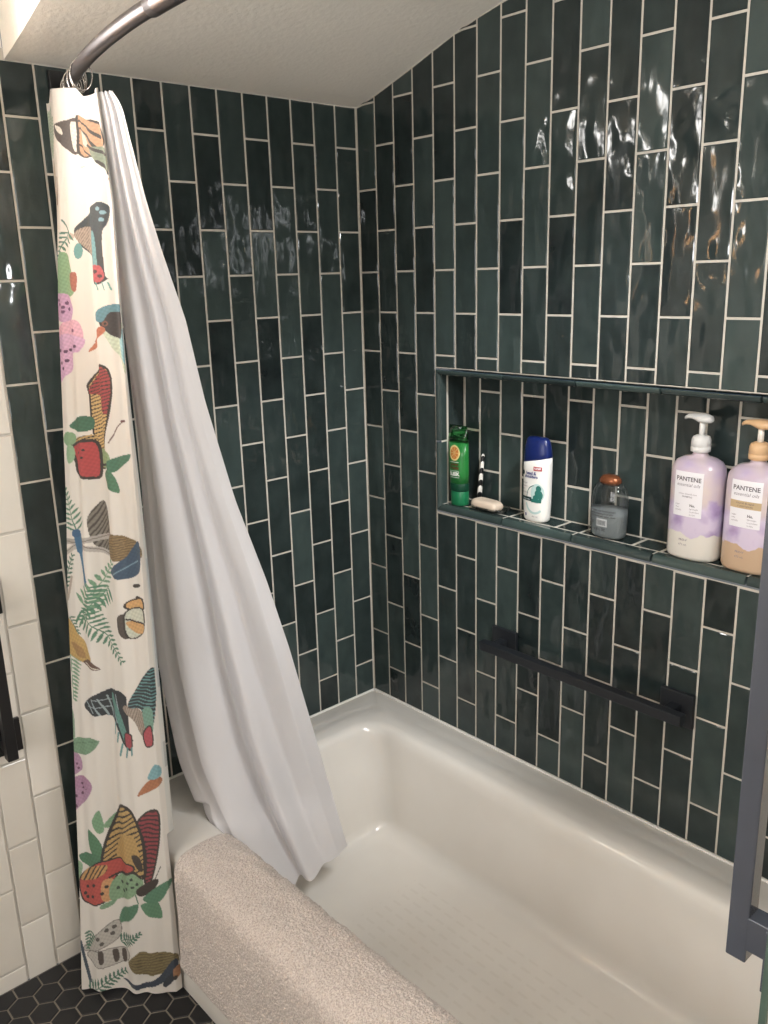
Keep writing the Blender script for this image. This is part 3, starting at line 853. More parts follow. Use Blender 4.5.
# ---- white liner, falling inside the tub
LV = [0, .1, .25, .4, .52, .62, .72, .82, .90, .96, 1.0]
LL = [(-.836,-.285,1.902), (-.833,-.28,1.725), (-.824,-.268,1.51), (-.806,-.255,1.27), (-.797,-.238,1.15), (-.785,-.212,.95), (-.766,-.182,.76), (-.742,-.196,.50), (-.712,-.232,.36), (-.696,-.30,.26), (-.682,-.37,.17)]
LVR = [0, .02, .05, .1, .17, .25, .4, .52, .62, .72, .82, .90, .96, 1.0]
LR = [(-.845,-.355,1.893), (-.845,-.385,1.867), (-.838,-.39,1.812), (-.825,-.40,1.717), (-.80,-.395,1.63), (-.764,-.392,1.514), (-.733,-.385,1.36), (-.680,-.38,1.155), (-.615,-.375,.966), (-.563,-.37,.79), (-.500,-.348,.58), (-.432,-.325,.35), (-.400,-.325,.215), (-.385,-.32,.165)]
NR2, NS2 = 260, 200
t2 = np.linspace(0, 1, NR2); s2 = np.linspace(-.3, 1.0, NS2)
La = smooth1(smooth_table(LV, LL, t2), 24); Ra = smooth1(smooth_table(LVR, LR, t2), 5)
S2, T2 = np.meshgrid(s2, t2)
Sc = np.clip(S2, 0, 1)
Q = La[:, None, :]*(1-Sc[..., None]) + Ra[:, None, :]*Sc[..., None]
ac = (Ra-La)[:, None, :].copy(); ac[..., 2] = 0; ac /= np.linalg.norm(ac, axis=-1, keepdims=True)+1e-9
nl = np.array([-.62, -.78, 0.0])
amp = .006+.022*np.clip(T2*1.3, 0, 1)
cre = .40+.06*np.sin(T2*3)
f2 = 1.1*np.exp(-((Sc-.20)/.17)**2) - 1.15*np.exp(-((Sc-cre)/.055)**2) + 1.0*np.exp(-((Sc-.56)/.09)**2) + .5*np.exp(-((Sc-.86)/.15)**2) - .7*np.exp(-((Sc-.70)/.05)**2)*(1-.6*T2)
f2 += .18*np.sin(Sc*24+T2*6)*(1-T2) + .10*np.sin(Sc*15-T2*9+1)
f2 *= np.clip(Sc*9, 0, 1)*np.clip((1-Sc)*9, .15, 1)
Q = Q + nl*(amp*f2)[..., None]
bk = np.where(S2 < 0, -S2, 0)
Q = Q - nl*(bk*.16)[..., None]*np.array([1, 1, 1]) - ac*(np.sin(np.minimum(bk/.3, 1)*PI)*.035*T2)[..., None]
# keep the lower cloth inside the tub wall
low = np.clip((.45-Q[..., 2])/.1, 0, 1)
Q[..., 0] = np.where(Q[..., 2] < .40, np.maximum(Q[..., 0], -.715+.04*np.clip((.36-Q[..., 2])/.2, 0, 1)), Q[..., 0])
Q[..., 1] = np.where(Q[..., 2] < .40, np.minimum(Q[..., 1], -.165-.05*np.clip((.36-Q[..., 2])/.2, 0, 1)), Q[..., 1])
lin_t = thing('shower_liner', (-.7, -.35, 0), 'plain white shower curtain liner gathered beside the printed curtain and hanging into the tub', 'shower liner')
idx = np.arange(NR2*NS2).reshape(NR2, NS2)
q2 = np.stack([idx[:-1, :-1], idx[1:, :-1], idx[1:, 1:], idx[:-1, 1:]], -1).reshape(-1, 4)
grid_mesh('liner_cloth', Q.reshape(-1, 3)-np.array([-.7, -.35, 0]), q2, M_LINER, lin_t)

# ---- curtain rings
def ring_mesh(R, r, n=36, k=8):
    v = []; f = []
    for i in range(n):
        a = 2*PI*i/n
        for j in range(k):
            b_ = 2*PI*j/k
            rr = R+r*math.cos(b_)
            v.append((rr*math.cos(a), r*math.sin(b_), rr*math.sin(a)*1.35))
    for i in range(n):
        for j in range(k):
            f.append((i*k+j, ((i+1) % n)*k+j, ((i+1) % n)*k+(j+1) % k, i*k+(j+1) % k))
    return v, f
rv, rf = ring_mesh(.0190, .0015)
RL = 'thin silver curtain ring looped over the dark shower rod above the curtains'
ring0 = None
for i, y in enumerate([-.045, -.062, -.080, -.098, -.115, -.150, -.175, -.205]):
    tilt = [(.25, .3), (-.3, -.2), (.15, .5), (-.2, .1), (.3, -.4), (-.25, .2), (.35, .35), (-.1, -.3)][i]
    if ring0 is None:
        ring0 = mesh_obj('curtain_ring', rv, rf, M_STEEL, smooth=True); ring = ring0
    else:
        ring = ring0.copy(); COL.objects.link(ring)
    ring.location = (rodx(y), y, ROD_Z-.0145); ring.rotation_euler = (0, 0, tilt[1])
    tag(ring, RL, 'curtain ring', 'curtain rings bunched on the shower rod')

# ------------------------------------------------------------------ terry bath mat over the tub edge
prof = [(-.690, .285), (-.699, .31), (-.708, .335), (-.718, .356), (-.732, .370), (-.75, .3755), (-.775, .377), (-.80, .3775), (-.826, .376), (-.846, .371), (-.858, .360), (-.864, .345),
        (-.866, .32), (-.867, .28), (-.867, .22), (-.869, .15), (-.870, .12), (-.872, .095)]
pa = np.array(prof); dseg = np.r_[0, np.cumsum(np.linalg.norm(np.diff(pa, axis=0), axis=1))]
NU, NVV = 420, 800
uu = np.linspace(0, dseg[-1], NU)
px_ = smooth1(np.interp(uu, dseg, pa[:, 0]), 30); pz_ = smooth1(np.interp(uu, dseg, pa[:, 1]), 30)
tx = np.gradient(px_); tz = np.gradient(pz_); ln_ = np.hypot(tx, tz); nx_, nz_ = tz/ln_, -tx/ln_
flip_ = np.where(nz_[NU//3] < 0, -1, 1); nx_ *= flip_; nz_ *= flip_
vvv = np.linspace(0, 1, NVV)
Y0, Y1 = -.312, -1.235
U, Vv = np.meshgrid(np.arange(NU), vvv)
# irregular pile
def vnoise(shape, cell, seed):
    r_ = np.random.default_rng(seed)
    gh_, gw_ = int(shape[0]/cell)+3, int(shape[1]/cell)+3
    g_ = r_.random((gh_, gw_))
    yy_ = np.arange(shape[0])/cell; xx_ = np.arange(shape[1])/cell
    yi = yy_.astype(int); xi = xx_.astype(int); fy = (yy_-yi)[:, None]; fx = (xx_-xi)[None, :]
    fy = fy*fy*(3-2*fy); fx = fx*fx*(3-2*fx)
    a_ = g_[yi][:, xi]; b_ = g_[yi][:, xi+1]; c_ = g_[yi+1][:, xi]; d_ = g_[yi+1][:, xi+1]
    return (a_*(1-fx)+b_*fx)*(1-fy)+(c_*(1-fx)+d_*fx)*fy
pile = .0030*(vnoise(U.shape, 2.2, 1)-.5) + .0020*(vnoise(U.shape, 4.0, 2)-.5) + .004*(vnoise(U.shape, 24, 3)-.5)
edge_u = np.minimum(U, NU-1-U)/14.0; edge_v = np.minimum(Vv, 1-Vv)*NVV/14.0
thick = .010*np.sqrt(np.clip(np.minimum(edge_u, 1), 0, 1))*np.sqrt(np.clip(np.minimum(edge_v, 1), 0, 1))
off = thick - .004 + pile*np.clip(np.minimum(edge_u, edge_v), 0, 1)
wy = .006*np.sin(U/NU*6+.5)*1.0
# left end slumps a little where it rounds the corner
Yg = Y0 + (Y1-Y0)*Vv + wy*(1-Vv)
Mx = px_[None, :] + nx_[None, :]*off; Mz = pz_[None, :] + nz_[None, :]*off
M3 = np.stack([Mx, Yg, np.maximum(Mz, .01)], -1)
idx = np.arange(NU*NVV).reshape(NVV, NU)
q3 = np.stack([idx[:-1, :-1], idx[1:, :-1], idx[1:, 1:], idx[:-1, 1:]], -1).reshape(-1, 4)
m, nt, b = new_mat('terry_cotton'); N = nt.nodes; Lk = nt.links; M_TERRY = m
tc = N.new('ShaderNodeTexCoord'); nz = N.new('ShaderNodeTexNoise'); nz.inputs['Scale'].default_value = 330; nz.inputs['Detail'].default_value = 3
Lk.new(tc.outputs['Object'], nz.inputs['Vector'])
mx = N.new('ShaderNodeMix'); mx.data_type = 'RGBA'; mx.inputs['A'].default_value = srgb(172, 159, 150); mx.inputs['B'].default_value = srgb(214, 203, 195)
mr = N.new('ShaderNodeMapRange'); mr.inputs['From Min'].default_value = .32; mr.inputs['From Max'].default_value = .62
Lk.new(nz.outputs['Fac'], mr.inputs['Value']); Lk.new(mr.outputs['Result'], mx.inputs['Factor']); Lk.new(mx.outputs['Result'], b.inputs['Base Color'])
bp = N.new('ShaderNodeBump'); bp.inputs['Strength'].default_value = .8; bp.inputs['Distance'].default_value = .003
Lk.new(nz.outputs['Fac'], bp.inputs['Height']); Lk.new(bp.outputs['Normal'], b.inputs['Normal'])
b.inputs['Roughness'].default_value = .95; b.inputs['Sheen Weight'].default_value = .35; b.inputs['Specular IOR Level'].default_value = .1
matq = grid_mesh('bath_mat', M3.reshape(-1, 3), q3, M_TERRY, None)
tag(matq, 'fluffy white terry bath mat draped over the front edge of the bathtub', 'bath mat')

# ------------------------------------------------------------------ bottles in the niche
ZL = .9975    # ledge height
def conform(name, m, us, vs, surf, parent, eps=.0006):
    """grid patch on a bottle front. surf(u, v) -> (x, y, z) local; u to the viewer's right"""
    v = []; f = []
    for z in vs:
        for u in us:
            x, y, zz = surf(u, z); v.append((x-eps, y, zz))
    n_ = len(us)
    for i in range(len(vs)-1):
        for j in range(n_-1):
            f.append((i*n_+j, i*n_+j+1, (i+1)*n_+j+1, (i+1)*n_+j))
    return mesh_obj(name, v, f, m, parent, smooth=True)
def lettering(txt, size, u, v, surf, m, parent, align='CENTER', eps=.0011, shear=0.0, bold=0.0, name='lettering'):
    cu = bpy.data.curves.new('txt', 'FONT'); cu.body = txt; cu.size = size; cu.align_x = align; cu.shear = shear; cu.offset = bold; cu.resolution_u = 3
    ob = bpy.data.objects.new('txt', cu); COL.objects.link(ob)
    dg = bpy.context.evaluated_depsgraph_get(); dg.update()
    me = bpy.data.meshes.new_from_object(ob.evaluated_get(dg))
    bpy.data.objects.remove(ob); bpy.data.curves.remove(cu)
    for vt in me.vertices:
        x, y, z = surf(u+vt.co.x, v+vt.co.y); vt.co = (x-eps, y, z)
    me.materials.clear(); me.materials.append(m)
    me.name = name
    return link(bpy.data.objects.new(name, me), parent)
def oval_surf(prof, e=2.0):
    zs = [p[0] for p in prof]; rxs = [p[1] for p in prof]; rys = [p[2] for p in prof]
    def s_(u, z):
        rx = np.interp(z, zs, rxs); ry = np.interp(z, zs, rys)
        k = min(abs(u)/ry, .999)
        return (-rx*(1-k**e)**(1/e), -u, z)
    return s_
M_WHITEP = mat('white_plastic', (238, 236, 230), .3)
M_INKG = mat('grey_ink', (92, 84, 90), .6)
M_INKL = mat('light_grey_ink', (150, 140, 148), .6)
M_LABEL = mat('white_label', (240, 237, 240), .45)

# -- lavender pump bottles
def flower_mat(name, liquid):
    m, nt, b = new_mat(name); N = nt.nodes; Lk = nt.links
    tc = N.new('ShaderNodeTexCoord'); sp = N.new('ShaderNodeSeparateXYZ'); Lk.new(tc.outputs['Object'], sp.inputs[0])
    n1 = N.new('ShaderNodeTexNoise'); n1.inputs['Scale'].default_value = 24; n1.inputs['Detail'].default_value = 3; Lk.new(tc.outputs['Object'], n1.inputs['Vector'])
    vo = N.new('ShaderNodeTexVoronoi'); vo.inputs['Scale'].default_value = 34; Lk.new(tc.outputs['Object'], vo.inputs['Vector'])
    # petals colour
    cr = N.new('ShaderNodeValToRGB')
    e = cr.color_ramp.elements; e[0].position = .25; e[0].color = srgb(140, 118, 158); e[1].position = .75; e[1].color = srgb(216, 202, 222)
    x = cr.color_ramp.elements.new(.5); x.color = srgb(182, 160, 198)
    ad = N.new('ShaderNodeMath'); ad.operation = 'MULTIPLY_ADD'; ad.inputs[1].default_value = .45; Lk.new(vo.outputs['Distance'], ad.inputs[0]); Lk.new(n1.outputs['Fac'], ad.inputs[2])
    sb = N.new('ShaderNodeMath'); sb.operation = 'SUBTRACT'; sb.inputs[1].default_value = .12; Lk.new(ad.outputs[0], sb.inputs[0])
    Lk.new(sb.outputs[0], cr.inputs[0])
    # upper milky part with faint tan blush
    cr2 = N.new('ShaderNodeValToRGB'); e = cr2.color_ramp.elements
    e[0].position = .3; e[0].color = srgb(188, 170, 200); e[1].position = .66; e[1].color = srgb(222, 206, 196)
    n3 = N.new('ShaderNodeTexNoise'); n3.inputs['Scale'].default_value = 14; Lk.new(tc.outputs['Object'], n3.inputs['Vector']); Lk.new(n3.outputs['Fac'], cr2.inputs[0])
    def edge(z, amt, soft, node):
        a = N.new('ShaderNodeMath'); a.operation = 'MULTIPLY_ADD'; a.inputs[1].default_value = amt; Lk.new(node.outputs['Fac' if 'Fac' in node.outputs else 'Distance'], a.inputs[0]); Lk.new(sp.outputs['Z'], a.inputs[2])
        r = N.new('ShaderNodeMapRange'); r.inputs['From Min'].default_value = z+amt*.5-soft; r.inputs['From Max'].default_value = z+amt*.5+soft
        Lk.new(a.outputs[0], r.inputs['Value']); return r
    r1 = edge(.056, .06, .001, n1); r2 = edge(.118, .10, .008, n1)
    m1 = N.new('ShaderNodeMix'); m1.data_type = 'RGBA'; m1.inputs['A'].default_value = srgb(*liquid); Lk.new(cr.outputs[0], m1.inputs['B']); Lk.new(r1.outputs[0], m1.inputs['Factor'])
    m2 = N.new('ShaderNodeMix'); m2.data_type = 'RGBA'; Lk.new(m1.outputs['Result'], m2.inputs['A']); Lk.new(cr2.outputs[0], m2.inputs['B']); Lk.new(r2.outputs[0], m2.inputs['Factor'])
    Lk.new(m2.outputs['Result'], b.inputs['Base Color']); b.inputs['Roughness'].default_value = .28; b.inputs['Coat Weight'].default_value = .3
    return m
pb_prof = [(0, .030, .047), (.003, .0345, .0525), (.010, .0370, .0555), (.10, .0370, .0555), (.175, .0370, .0550), (.192, .0355, .0530), (.204, .030, .046), (.211, .022, .034), (.215, .0145, .017), (.220, .0135, .0135), (.228, .0135, .0135)]
M_BAND = mat('tan_label_band', (198, 172, 134), .5)
def pump_bottle(cy, label, liquid, cap_rgb, stem_rgb, band, tops):
    t = thing('pump_bottle', (.045, cy, ZL), label, 'shampoo bottle')
    Mb = flower_mat('bottle_print', liquid)
    bd = oval_solid('bottle_body', Mb, pb_prof, t, 56, 2.5)
    sf = oval_surf(pb_prof, 2.5)
    lb = conform('front_label', M_LABEL, np.linspace(-.033, .029, 14), np.linspace(.093, .186, 14), sf, t)
    if band:
        conform('label_band', M_BAND, np.linspace(-.033, .029, 14), np.linspace(.131, .146, 4), sf, lb, .0010)
    lettering('PANTENE', .0125, -.002, .167, sf, M_INKG, lb, bold=.0002)
    lettering('essential oils', .0100, -.002, .156, sf, M_INKL, lb, shear=.25)
    if not band:
        lettering('colour shine & care', .0050, -.002, .139, sf, M_INKL, lb)
        lettering('SHAMPOO', .0046, -.002, .133, sf, M_INKL, lb, bold=.0001)
    else:
        lettering('nourish & repair', .0055, -.002, .140, sf, M_INKG, lb)
        lettering('CONDITIONER', .0045, -.002, .134, sf, M_INKG, lb)
    lettering('No.', .0075, .004, .115, sf, M_INKG, lb, align='LEFT', bold=.0002)
    for k, w in enumerate(('argan', 'rose', 'camellia')):
        lettering(w, .0045, -.028, .116-.006*k, sf, M_INKL, lb, align='LEFT')
    for k, w in enumerate(('lightweight', 'no parabens', 'no dyes')):
        lettering(w, .0042, .004, .109-.006*k, sf, M_INKL, lb, align='LEFT')
    lettering('PRO-V', .0062, -.006, .041, sf, M_INKL, bd, bold=.0001)
    lettering('473 mL', .0062, -.006, .031, sf, M_INKL, bd)
    Mc = mat('pump_collar_plastic', cap_rgb, .35); Ms = mat('pump_stem_plastic', stem_rgb, .35)
    pr_ = [(.222, .0150, .0150), (.224, .0195, .0195), (.233, .0198, .0198), (.2335, .0190, .0190), (.235, .0190, .0190), (.2355, .0196, .0196), (.248, .0188, .0188), (.254, .0165, .0165), (.257, .010, .010)]
    oval_solid('pump_collar', Mc, pr_, t, 36)
    oval_solid('pump_stem', Ms, [(.255, .0058, .0058), (.285, .0058, .0058)], t, 20)
    # actuator: flattened head with a spout to the viewer's left, drooping at the tip
    loops = []
    for (yy, zc_, hw, hh) in ((-.022, .288, .004, .0035), (-.018, .289, .011, .008), (-.008, .2895, .015, .0105), (.004, .290, .0145, .0105), (.013, .2915, .011, .008), (.022, .2925, .0075, .0058), (.031, .2915, .0062, .0050), (.037, .2885, .005, .0042)):
        loops.append([(hw*math.cos(2*PI*k/20), yy, zc_+hh*math.sin(2*PI*k/20)*(1.0 if math.sin(2*PI*k/20) > 0 else .8)) for k in range(20)])
    vv_, ff_ = loft(loops)
    mesh_obj('pump_head', vv_, ff_, Mc, t, smooth=True)
    return t
pump_bottle(-.984, 'lavender flowered bottle with white pump and milky contents, left of the two pump bottles', (232, 226, 216), (226, 224, 220), (236, 234, 230), False, None)
pump_bottle(-1.104, 'lavender flowered bottle with peach pump and tan contents beside the grab bar', (206, 176, 146), (222, 182, 138), (240, 232, 220), True, None)

# -- white flat bottle with blue slanted cap
hp = [(0, .0175, .0295), (.004, .0205, .0335), (.012, .0215, .0350), (.05, .0225, .0370), (.09, .0225, .0375), (.135, .0215, .0385), (.150, .0205, .0382)]
t = thing('shampoo_bottle', (.045, -.574, ZL), 'white flat shampoo bottle with a slanted dark blue cap in the niche', 'shampoo bottle')
def slant(lp, k):
    return [(x, y, z + k*(-y)) for x, y, z in lp]
loops = [oval(0, 0, z, rx, ry, 48, 2.3) for z, rx, ry in hp]
loops[-1] = slant(loops[-1], .22); loops[-2] = slant(loops[-2], .16)
v_, f_ = loft(loops); bd = mesh_obj('bottle_body', v_, f_, M_WHITEP, t, smooth=True)
M_BLUE = mat('dark_blue_cap', (22, 38, 96), .3, noise=.2)
loops = [slant(oval(0, 0, z, rx, ry, 48, 2.3), k) for z, rx, ry, k in ((.1485, .0195, .0370, .22), (.1505, .0207, .0384, .22), (.165, .0200, .0374, .17), (.185, .0180, .0345, .06), (.198, .0155, .0310, 0), (.203, .0120, .0265, 0), (.2045, .0060, .0180, 0))]
v_, f_ = loft(loops); mesh_obj('cap', v_, f_, M_BLUE, t, smooth=True)
sf = oval_surf(hp, 2.3)
M_RED = mat('red_badge', (172, 40, 52), .5); M_NAVY = mat('navy_ink', (38, 52, 118), .5); M_TEAL = mat('teal_ink', (34, 106, 96), .5); M_DTEAL = mat('dark_teal_ink', (14, 52, 54), .5); M_PALE = mat('pale_teal_ink', (186, 210, 206), .5)
lb = conform('red_badge', M_RED, np.linspace(.004, .026, 8), np.linspace(.127, .137, 4), sf, bd)
lettering('NEW', .0075, .015, .1297, sf, M_LABEL, lb, bold=.0002)
lettering('head &', .0105, -.003, .1165, sf, M_NAVY, bd, bold=.0003)
lettering('shoulders', .0100, -.003, .1085, sf, M_NAVY, bd, bold=.0003)
def disc(name, m, u, v, ru, rv, parent, eps, a0=0, a1=2*PI, n=28, inner=0.0):
    vs_ = []; fs_ = []
    for i in range(n+1):
        a = a0+(a1-a0)*i/n
        for r_ in (inner, .35+.65*inner if inner < .35 else (1+inner)/2, 1.0):
            uu_ = u+ru*r_*math.cos(a); vv_ = v+rv*r_*math.sin(a)
            x, y, z = sf(uu_, vv_); vs_.append((x-eps, y, z))
    for i in range(n):
        for k in range(2): fs_.append((i*3+k, i*3+k+1, (i+1)*3+k+1, (i+1)*3+k))
    return mesh_obj(name, vs_, fs_, m, parent, smooth=True)
disc('head_emblem', M_DTEAL, -.029, .1185, .0042, .0055, bd, .0008)
pic = disc('water_swirl', M_PALE, .015, .072, .0170, .024, bd, .0007)
disc('swirl_arc', M_PALE, .008, .050, .026, .030, bd, .0007, PI*1.05, PI*1.75, inner=.82)
disc('swirl_arc', M_TEAL, .010, .062, .025, .030, bd, .0008, PI*.55, PI*1.02, inner=.93)
for (u_, v_, r1, r2) in ((.019, .084, .0065, .0075), (.017, .072, .0075, .009), (.023, .068, .0060, .011), (.012, .062, .0075, .006)):
    disc('teal_droplet', M_TEAL, u_, v_, r1, r2, pic, .0008)
bnd = conform('dark_band', M_DTEAL, np.linspace(-.030, .0, 10), np.linspace(.0515, .0615, 4), sf, bd, .0009)
conform('teal_band', M_TEAL, np.linspace(.0, .026, 8), np.linspace(.0495, .0585, 4), sf, bd, .0009)
lettering('itchy scalp', .0052, -.015, .0545, sf, M_LABEL, bnd, eps=.0014)
for k, w in enumerate(('dandruff', 'shampoo', 'with', 'eucalyptus')): lettering(w, .0050, -.030, .093-.0075*k, sf, M_INKL, bd, align='LEFT')
conform('small_badge', M_NAVY, np.linspace(-.020, -.0155, 4), np.linspace(.013, .020, 3), sf, bd, .0008)
lettering('400 mL', .0055, .010, .0125, sf, M_INKL, bd)

# -- clear round-shouldered bottle, half empty, copper cap
def clear_mat(name, tint, rough=.04):
    m, nt, b = new_mat(name); nt.nodes.remove(b); N = nt.nodes; Lk = nt.links
    out = N['Material Output']
    t_ = N.new('ShaderNodeBsdfTransparent'); t_.inputs[0].default_value = tint
    g_ = N.new('ShaderNodeBsdfGlossy'); g_.inputs['Roughness'].default_value = rough
    lw = N.new('ShaderNodeLayerWeight'); lw.inputs['Blend'].default_value = .35
    mr = N.new('ShaderNodeMapRange'); mr.inputs['To Min'].default_value = .04; mr.inputs['To Max'].default_value = .55
    Lk.new(lw.outputs['Fresnel'], mr.inputs['Value'])
    mx = N.new('ShaderNodeMixShader'); Lk.new(mr.outputs[0], mx.inputs[0]); Lk.new(t_.outputs[0], mx.inputs[1]); Lk.new(g_.outputs[0], mx.inputs[2])
    Lk.new(mx.outputs[0], out.inputs[0]); return m
M_CLEAR = clear_mat('clear_plastic', (.82, .85, .86, 1))
M_LIQ = mat('cloudy_clear_liquid', (196, 200, 200), .25, noise=.15, trans=.35, ior=1.33)
M_COPPER = mat('copper_cap', (150, 92, 62), .25, metal=.6, noise=.2)
cp = [(0, .022, .036), (.004, .026, .041), (.012, .0275, .0430), (.05, .0285, .0450), (.085, .0285, .0450), (.105, .0265, .0420), (.118, .0225, .0360), (.126, .0175, .0290), (.130, .013, .021)]
t = thing('wash_bottle', (.046, -.776, ZL), 'clear half empty wash bottle with a copper cap in the niche', 'wash bottle')
bd = oval_solid('bottle_body', M_CLEAR, cp, t, 48, 2.2)
sf = oval_surf(cp, 2.2)
lq = [(z+.001, rx-.0015, ry-.0015) for z, rx, ry in cp if z < .07]; lq.append((.066, .0268, .0433)); lq = [l for l in lq if l[0] <= .0665]
oval_solid('liquid', M_LIQ, lq, t, 48, 2.2)
M_LINE = mat('grey_print', (98, 100, 102), .6); M_BAR = mat('barcode_white', (190, 192, 192), .6)
bc = conform('barcode_panel', M_BAR, np.linspace(-.014, .013, 8), np.linspace(.029, .047, 4), sf, bd, .0006)
bars = bmesh.new()
for k in range(13):
    u0 = -.0115 + k*.0017
    w_ = (.0006, .0010, .0005, .0009)[k % 4]
    vs_ = [bars.verts.new(tuple(np.array(sf(u, z)) - np.array([.0012, 0, 0]))) for u, z in ((u0, .032), (u0+w_, .032), (u0+w_, .044), (u0, .044))]
    bars.faces.new(vs_)
bm_obj('barcode_bars', bars, M_LINE, bc)
for k, (z, w) in enumerate(((.063, 'SHOWER AND BATH WASH'), (.057, 'gentle cleansing for all skin'), (.051, 'Apply to wet skin, lather, rinse'))): lettering(w, .0052, -.002, z, sf, M_LINE, bd, bold=.0002)
lettering('250', .011, -.030, .034, sf, M_LINE, bd, bold=.0002); lettering('8.4 FL OZ', .007, -.006, .019, sf, M_LINE, bd, bold=.0002)
# cap
oval_solid('cap', M_COPPER, [(.121, .0150, .0225), (.128, .0185, .0270), (.135, .0175, .0255), (.141, .0135, .0195), (.144, .0060, .0095)], t, 40, 2.1)

# -- green tube standing on its cap
M_GREEN = mat('green_translucent_plastic', (42, 128, 60), .3, noise=.12, nscale=12, trans=.12, coat=.2)
M_GTOP = clear_mat('green_clear_plastic', (.22, .58, .30, 1), .12)
M_DGREEN = mat('dark_green_plastic', (14, 66, 46), .35, noise=.2)
M_CAPG = mat('green_cap', (30, 112, 72), .3)
t = thing('shampoo_tube', (.031, -.333, ZL), 'green shampoo tube with an orange fruit picture standing on its cap in the niche corner', 'shampoo bottle')
t.rotation_euler = (math.radians(-2.0), 0, math.radians(-6))
oval_solid('cap', M_CAPG, [(0, .0180, .0240), (.003, .0195, .0258), (.036, .0195, .0262), (.038, .0185, .0250)], t, 40, 2.3)
oval_solid('dark_band', M_DGREEN, [(.0375, .0190, .0270), (.039, .0200, .0280), (.056, .0200, .0284), (.058, .0196, .0280)], t, 40, 2.3)
gp = [(.0575, .0195, .0278), (.09, .0195, .0305), (.13, .0180, .0325), (.165, .0150, .0340)]
gbody = oval_solid('tube_body', M_GREEN, gp, t, 44, 2.2)
oval_solid('clear_top', M_GTOP, [(.1645, .0150, .0340), (.180, .0115, .0350), (.195, .0060, .0358), (.208, .0022, .0362)], t, 44, 2.2)
sf = oval_surf(gp, 2.2)
M_ORANGE = mat('orange_fruit_print', (208, 130, 62), .5, noise=.3, nscale=90); M_PEEL = mat('pale_peel_print', (222, 204, 140), .5); M_BROWN = mat('brown_red_ink', (98, 58, 40), .5); M_WINK = mat('white_ink', (226, 230, 224), .5)
pl = disc('fruit_picture', M_PEEL, .003, .139, .0185, .0205, gbody, .0012)
disc('fruit_flesh', M_ORANGE, .004, .139, .0140, .0160, pl, .0016)
for k in range(8):
    a = 2*PI*k/8
    cu = [(.004+.0135*r_*math.cos(a), .139+.0150*r_*math.sin(a)) for r_ in (.12, 1)]
    pp = [np.array(sf(*c_)) for c_ in cu]; dperp = np.array([0, math.sin(a), math.cos(a)])*.0006
    vs_ = [pp[0]-dperp, pp[1]-dperp, pp[1]+dperp, pp[0]+dperp]
    mesh_obj('segment_line', [tuple(p-np.array([.0022, 0, 0])) for p in vs_], [(0, 1, 2, 3)], M_PEEL, pl)
conform('white_rule', M_WINK, np.linspace(-.014, .018, 10), np.linspace(.1145, .1158, 2), sf, gbody, .0012)
lettering('GARNIER', .0068, .003, .1065, sf, M_BROWN, gbody, bold=.0003, eps=.0016)
lettering('Fructis', .0110, .003, .0970, sf, M_BROWN, gbody, bold=.0004, eps=.0016)
conform('white_rule', M_WINK, np.linspace(-.014, .018, 10), np.linspace(.0915, .0925, 2), sf, gbody, .0012)
lettering('SLEEK', .0125, .003, .0800, sf, M_WINK, gbody, bold=.0006, eps=.0016)
conform('white_rule', M_WINK, np.linspace(-.012, .018, 10), np.linspace(.0745, .0757, 2), sf, gbody, .0012)

# -- clear soap dish with soap
ds = [(0, .021, .046), (.002, .025, .050), (.008, .029, .056), (.012, .031, .059)]
d = thing('soap_dish', (.036, -.4335, ZL), 'clear shallow soap dish on the niche ledge', 'soap dish')
M_DISH = clear_mat('clear_dish_plastic', (.80, .82, .82, 1), .12)
loops = [oval(0, 0, z, rx, ry, 44, 2.2) for z, rx, ry in ds] + [oval(0, 0, z, rx-.0022, ry-.0022, 44, 2.2) for z, rx, ry in reversed(ds[1:])] + [oval(0, 0, .0035, .018, .038, 44, 2.2)]
v_, f_ = loft(loops); mesh_obj('dish', v_, f_, M_DISH, d, smooth=True)
M_SOAP = mat('cream_soap', (214, 196, 176), .45, noise=.08, sss=0)
sp_ = [(.0045, .014, .030), (.006, .0185, .0355), (.010, .0205, .0380), (.015, .0210, .0385), (.0205, .0200, .0375), (.0255, .0170, .0335), (.0275, .0130, .0290), (.0268, .0090, .0240)]
so = oval_solid('soap_bar', M_SOAP, [(z+.0005, rx*.98, ry*1.16) for z, rx, ry in sp_], None, 52, 4.6)
so.location = (.030, -.4265, ZL); so.rotation_euler = (0, 0, math.radians(-4))
tag(so, 'cream bar of soap lying in the clear dish', 'soap')
# -- striped stick behind the soap
m, nt, b = new_mat('black_white_stripes'); N = nt.nodes; Lk = nt.links
tc = N.new('ShaderNodeTexCoord'); wv = N.new('ShaderNodeTexWave'); wv.wave_type = 'BANDS'; wv.bands_direction = 'DIAGONAL'
wv.inputs['Scale'].default_value = 19; wv.inputs['Distortion'].default_value = .0
cr = N.new('ShaderNodeValToRGB'); cr.color_ramp.interpolation = 'CONSTANT'
cr.color_ramp.elements[0].color = srgb(18, 18, 20); cr.color_ramp.elements[1].position = .46; cr.color_ramp.elements[1].color = srgb(226, 222, 214)
Lk.new(tc.outputs['Object'], wv.inputs['Vector']); Lk.new(wv.outputs['Fac'], cr.inputs[0]); Lk.new(cr.outputs[0], b.inputs['Base Color']); b.inputs['Roughness'].default_value = .3
st = tube('toothbrush', m, [(.076, -.3600, ZL+.0055), (.0763, -.3602, ZL+.02), (.079, -.3630, ZL+.075), (.083, -.3660, ZL+.126), (.0832, -.3662, ZL+.130)], [.004, .0064, .0056, .0044, .002], None, 14)
tag(st, 'slim black and white striped handle leaning behind the soap dish', 'toothbrush')

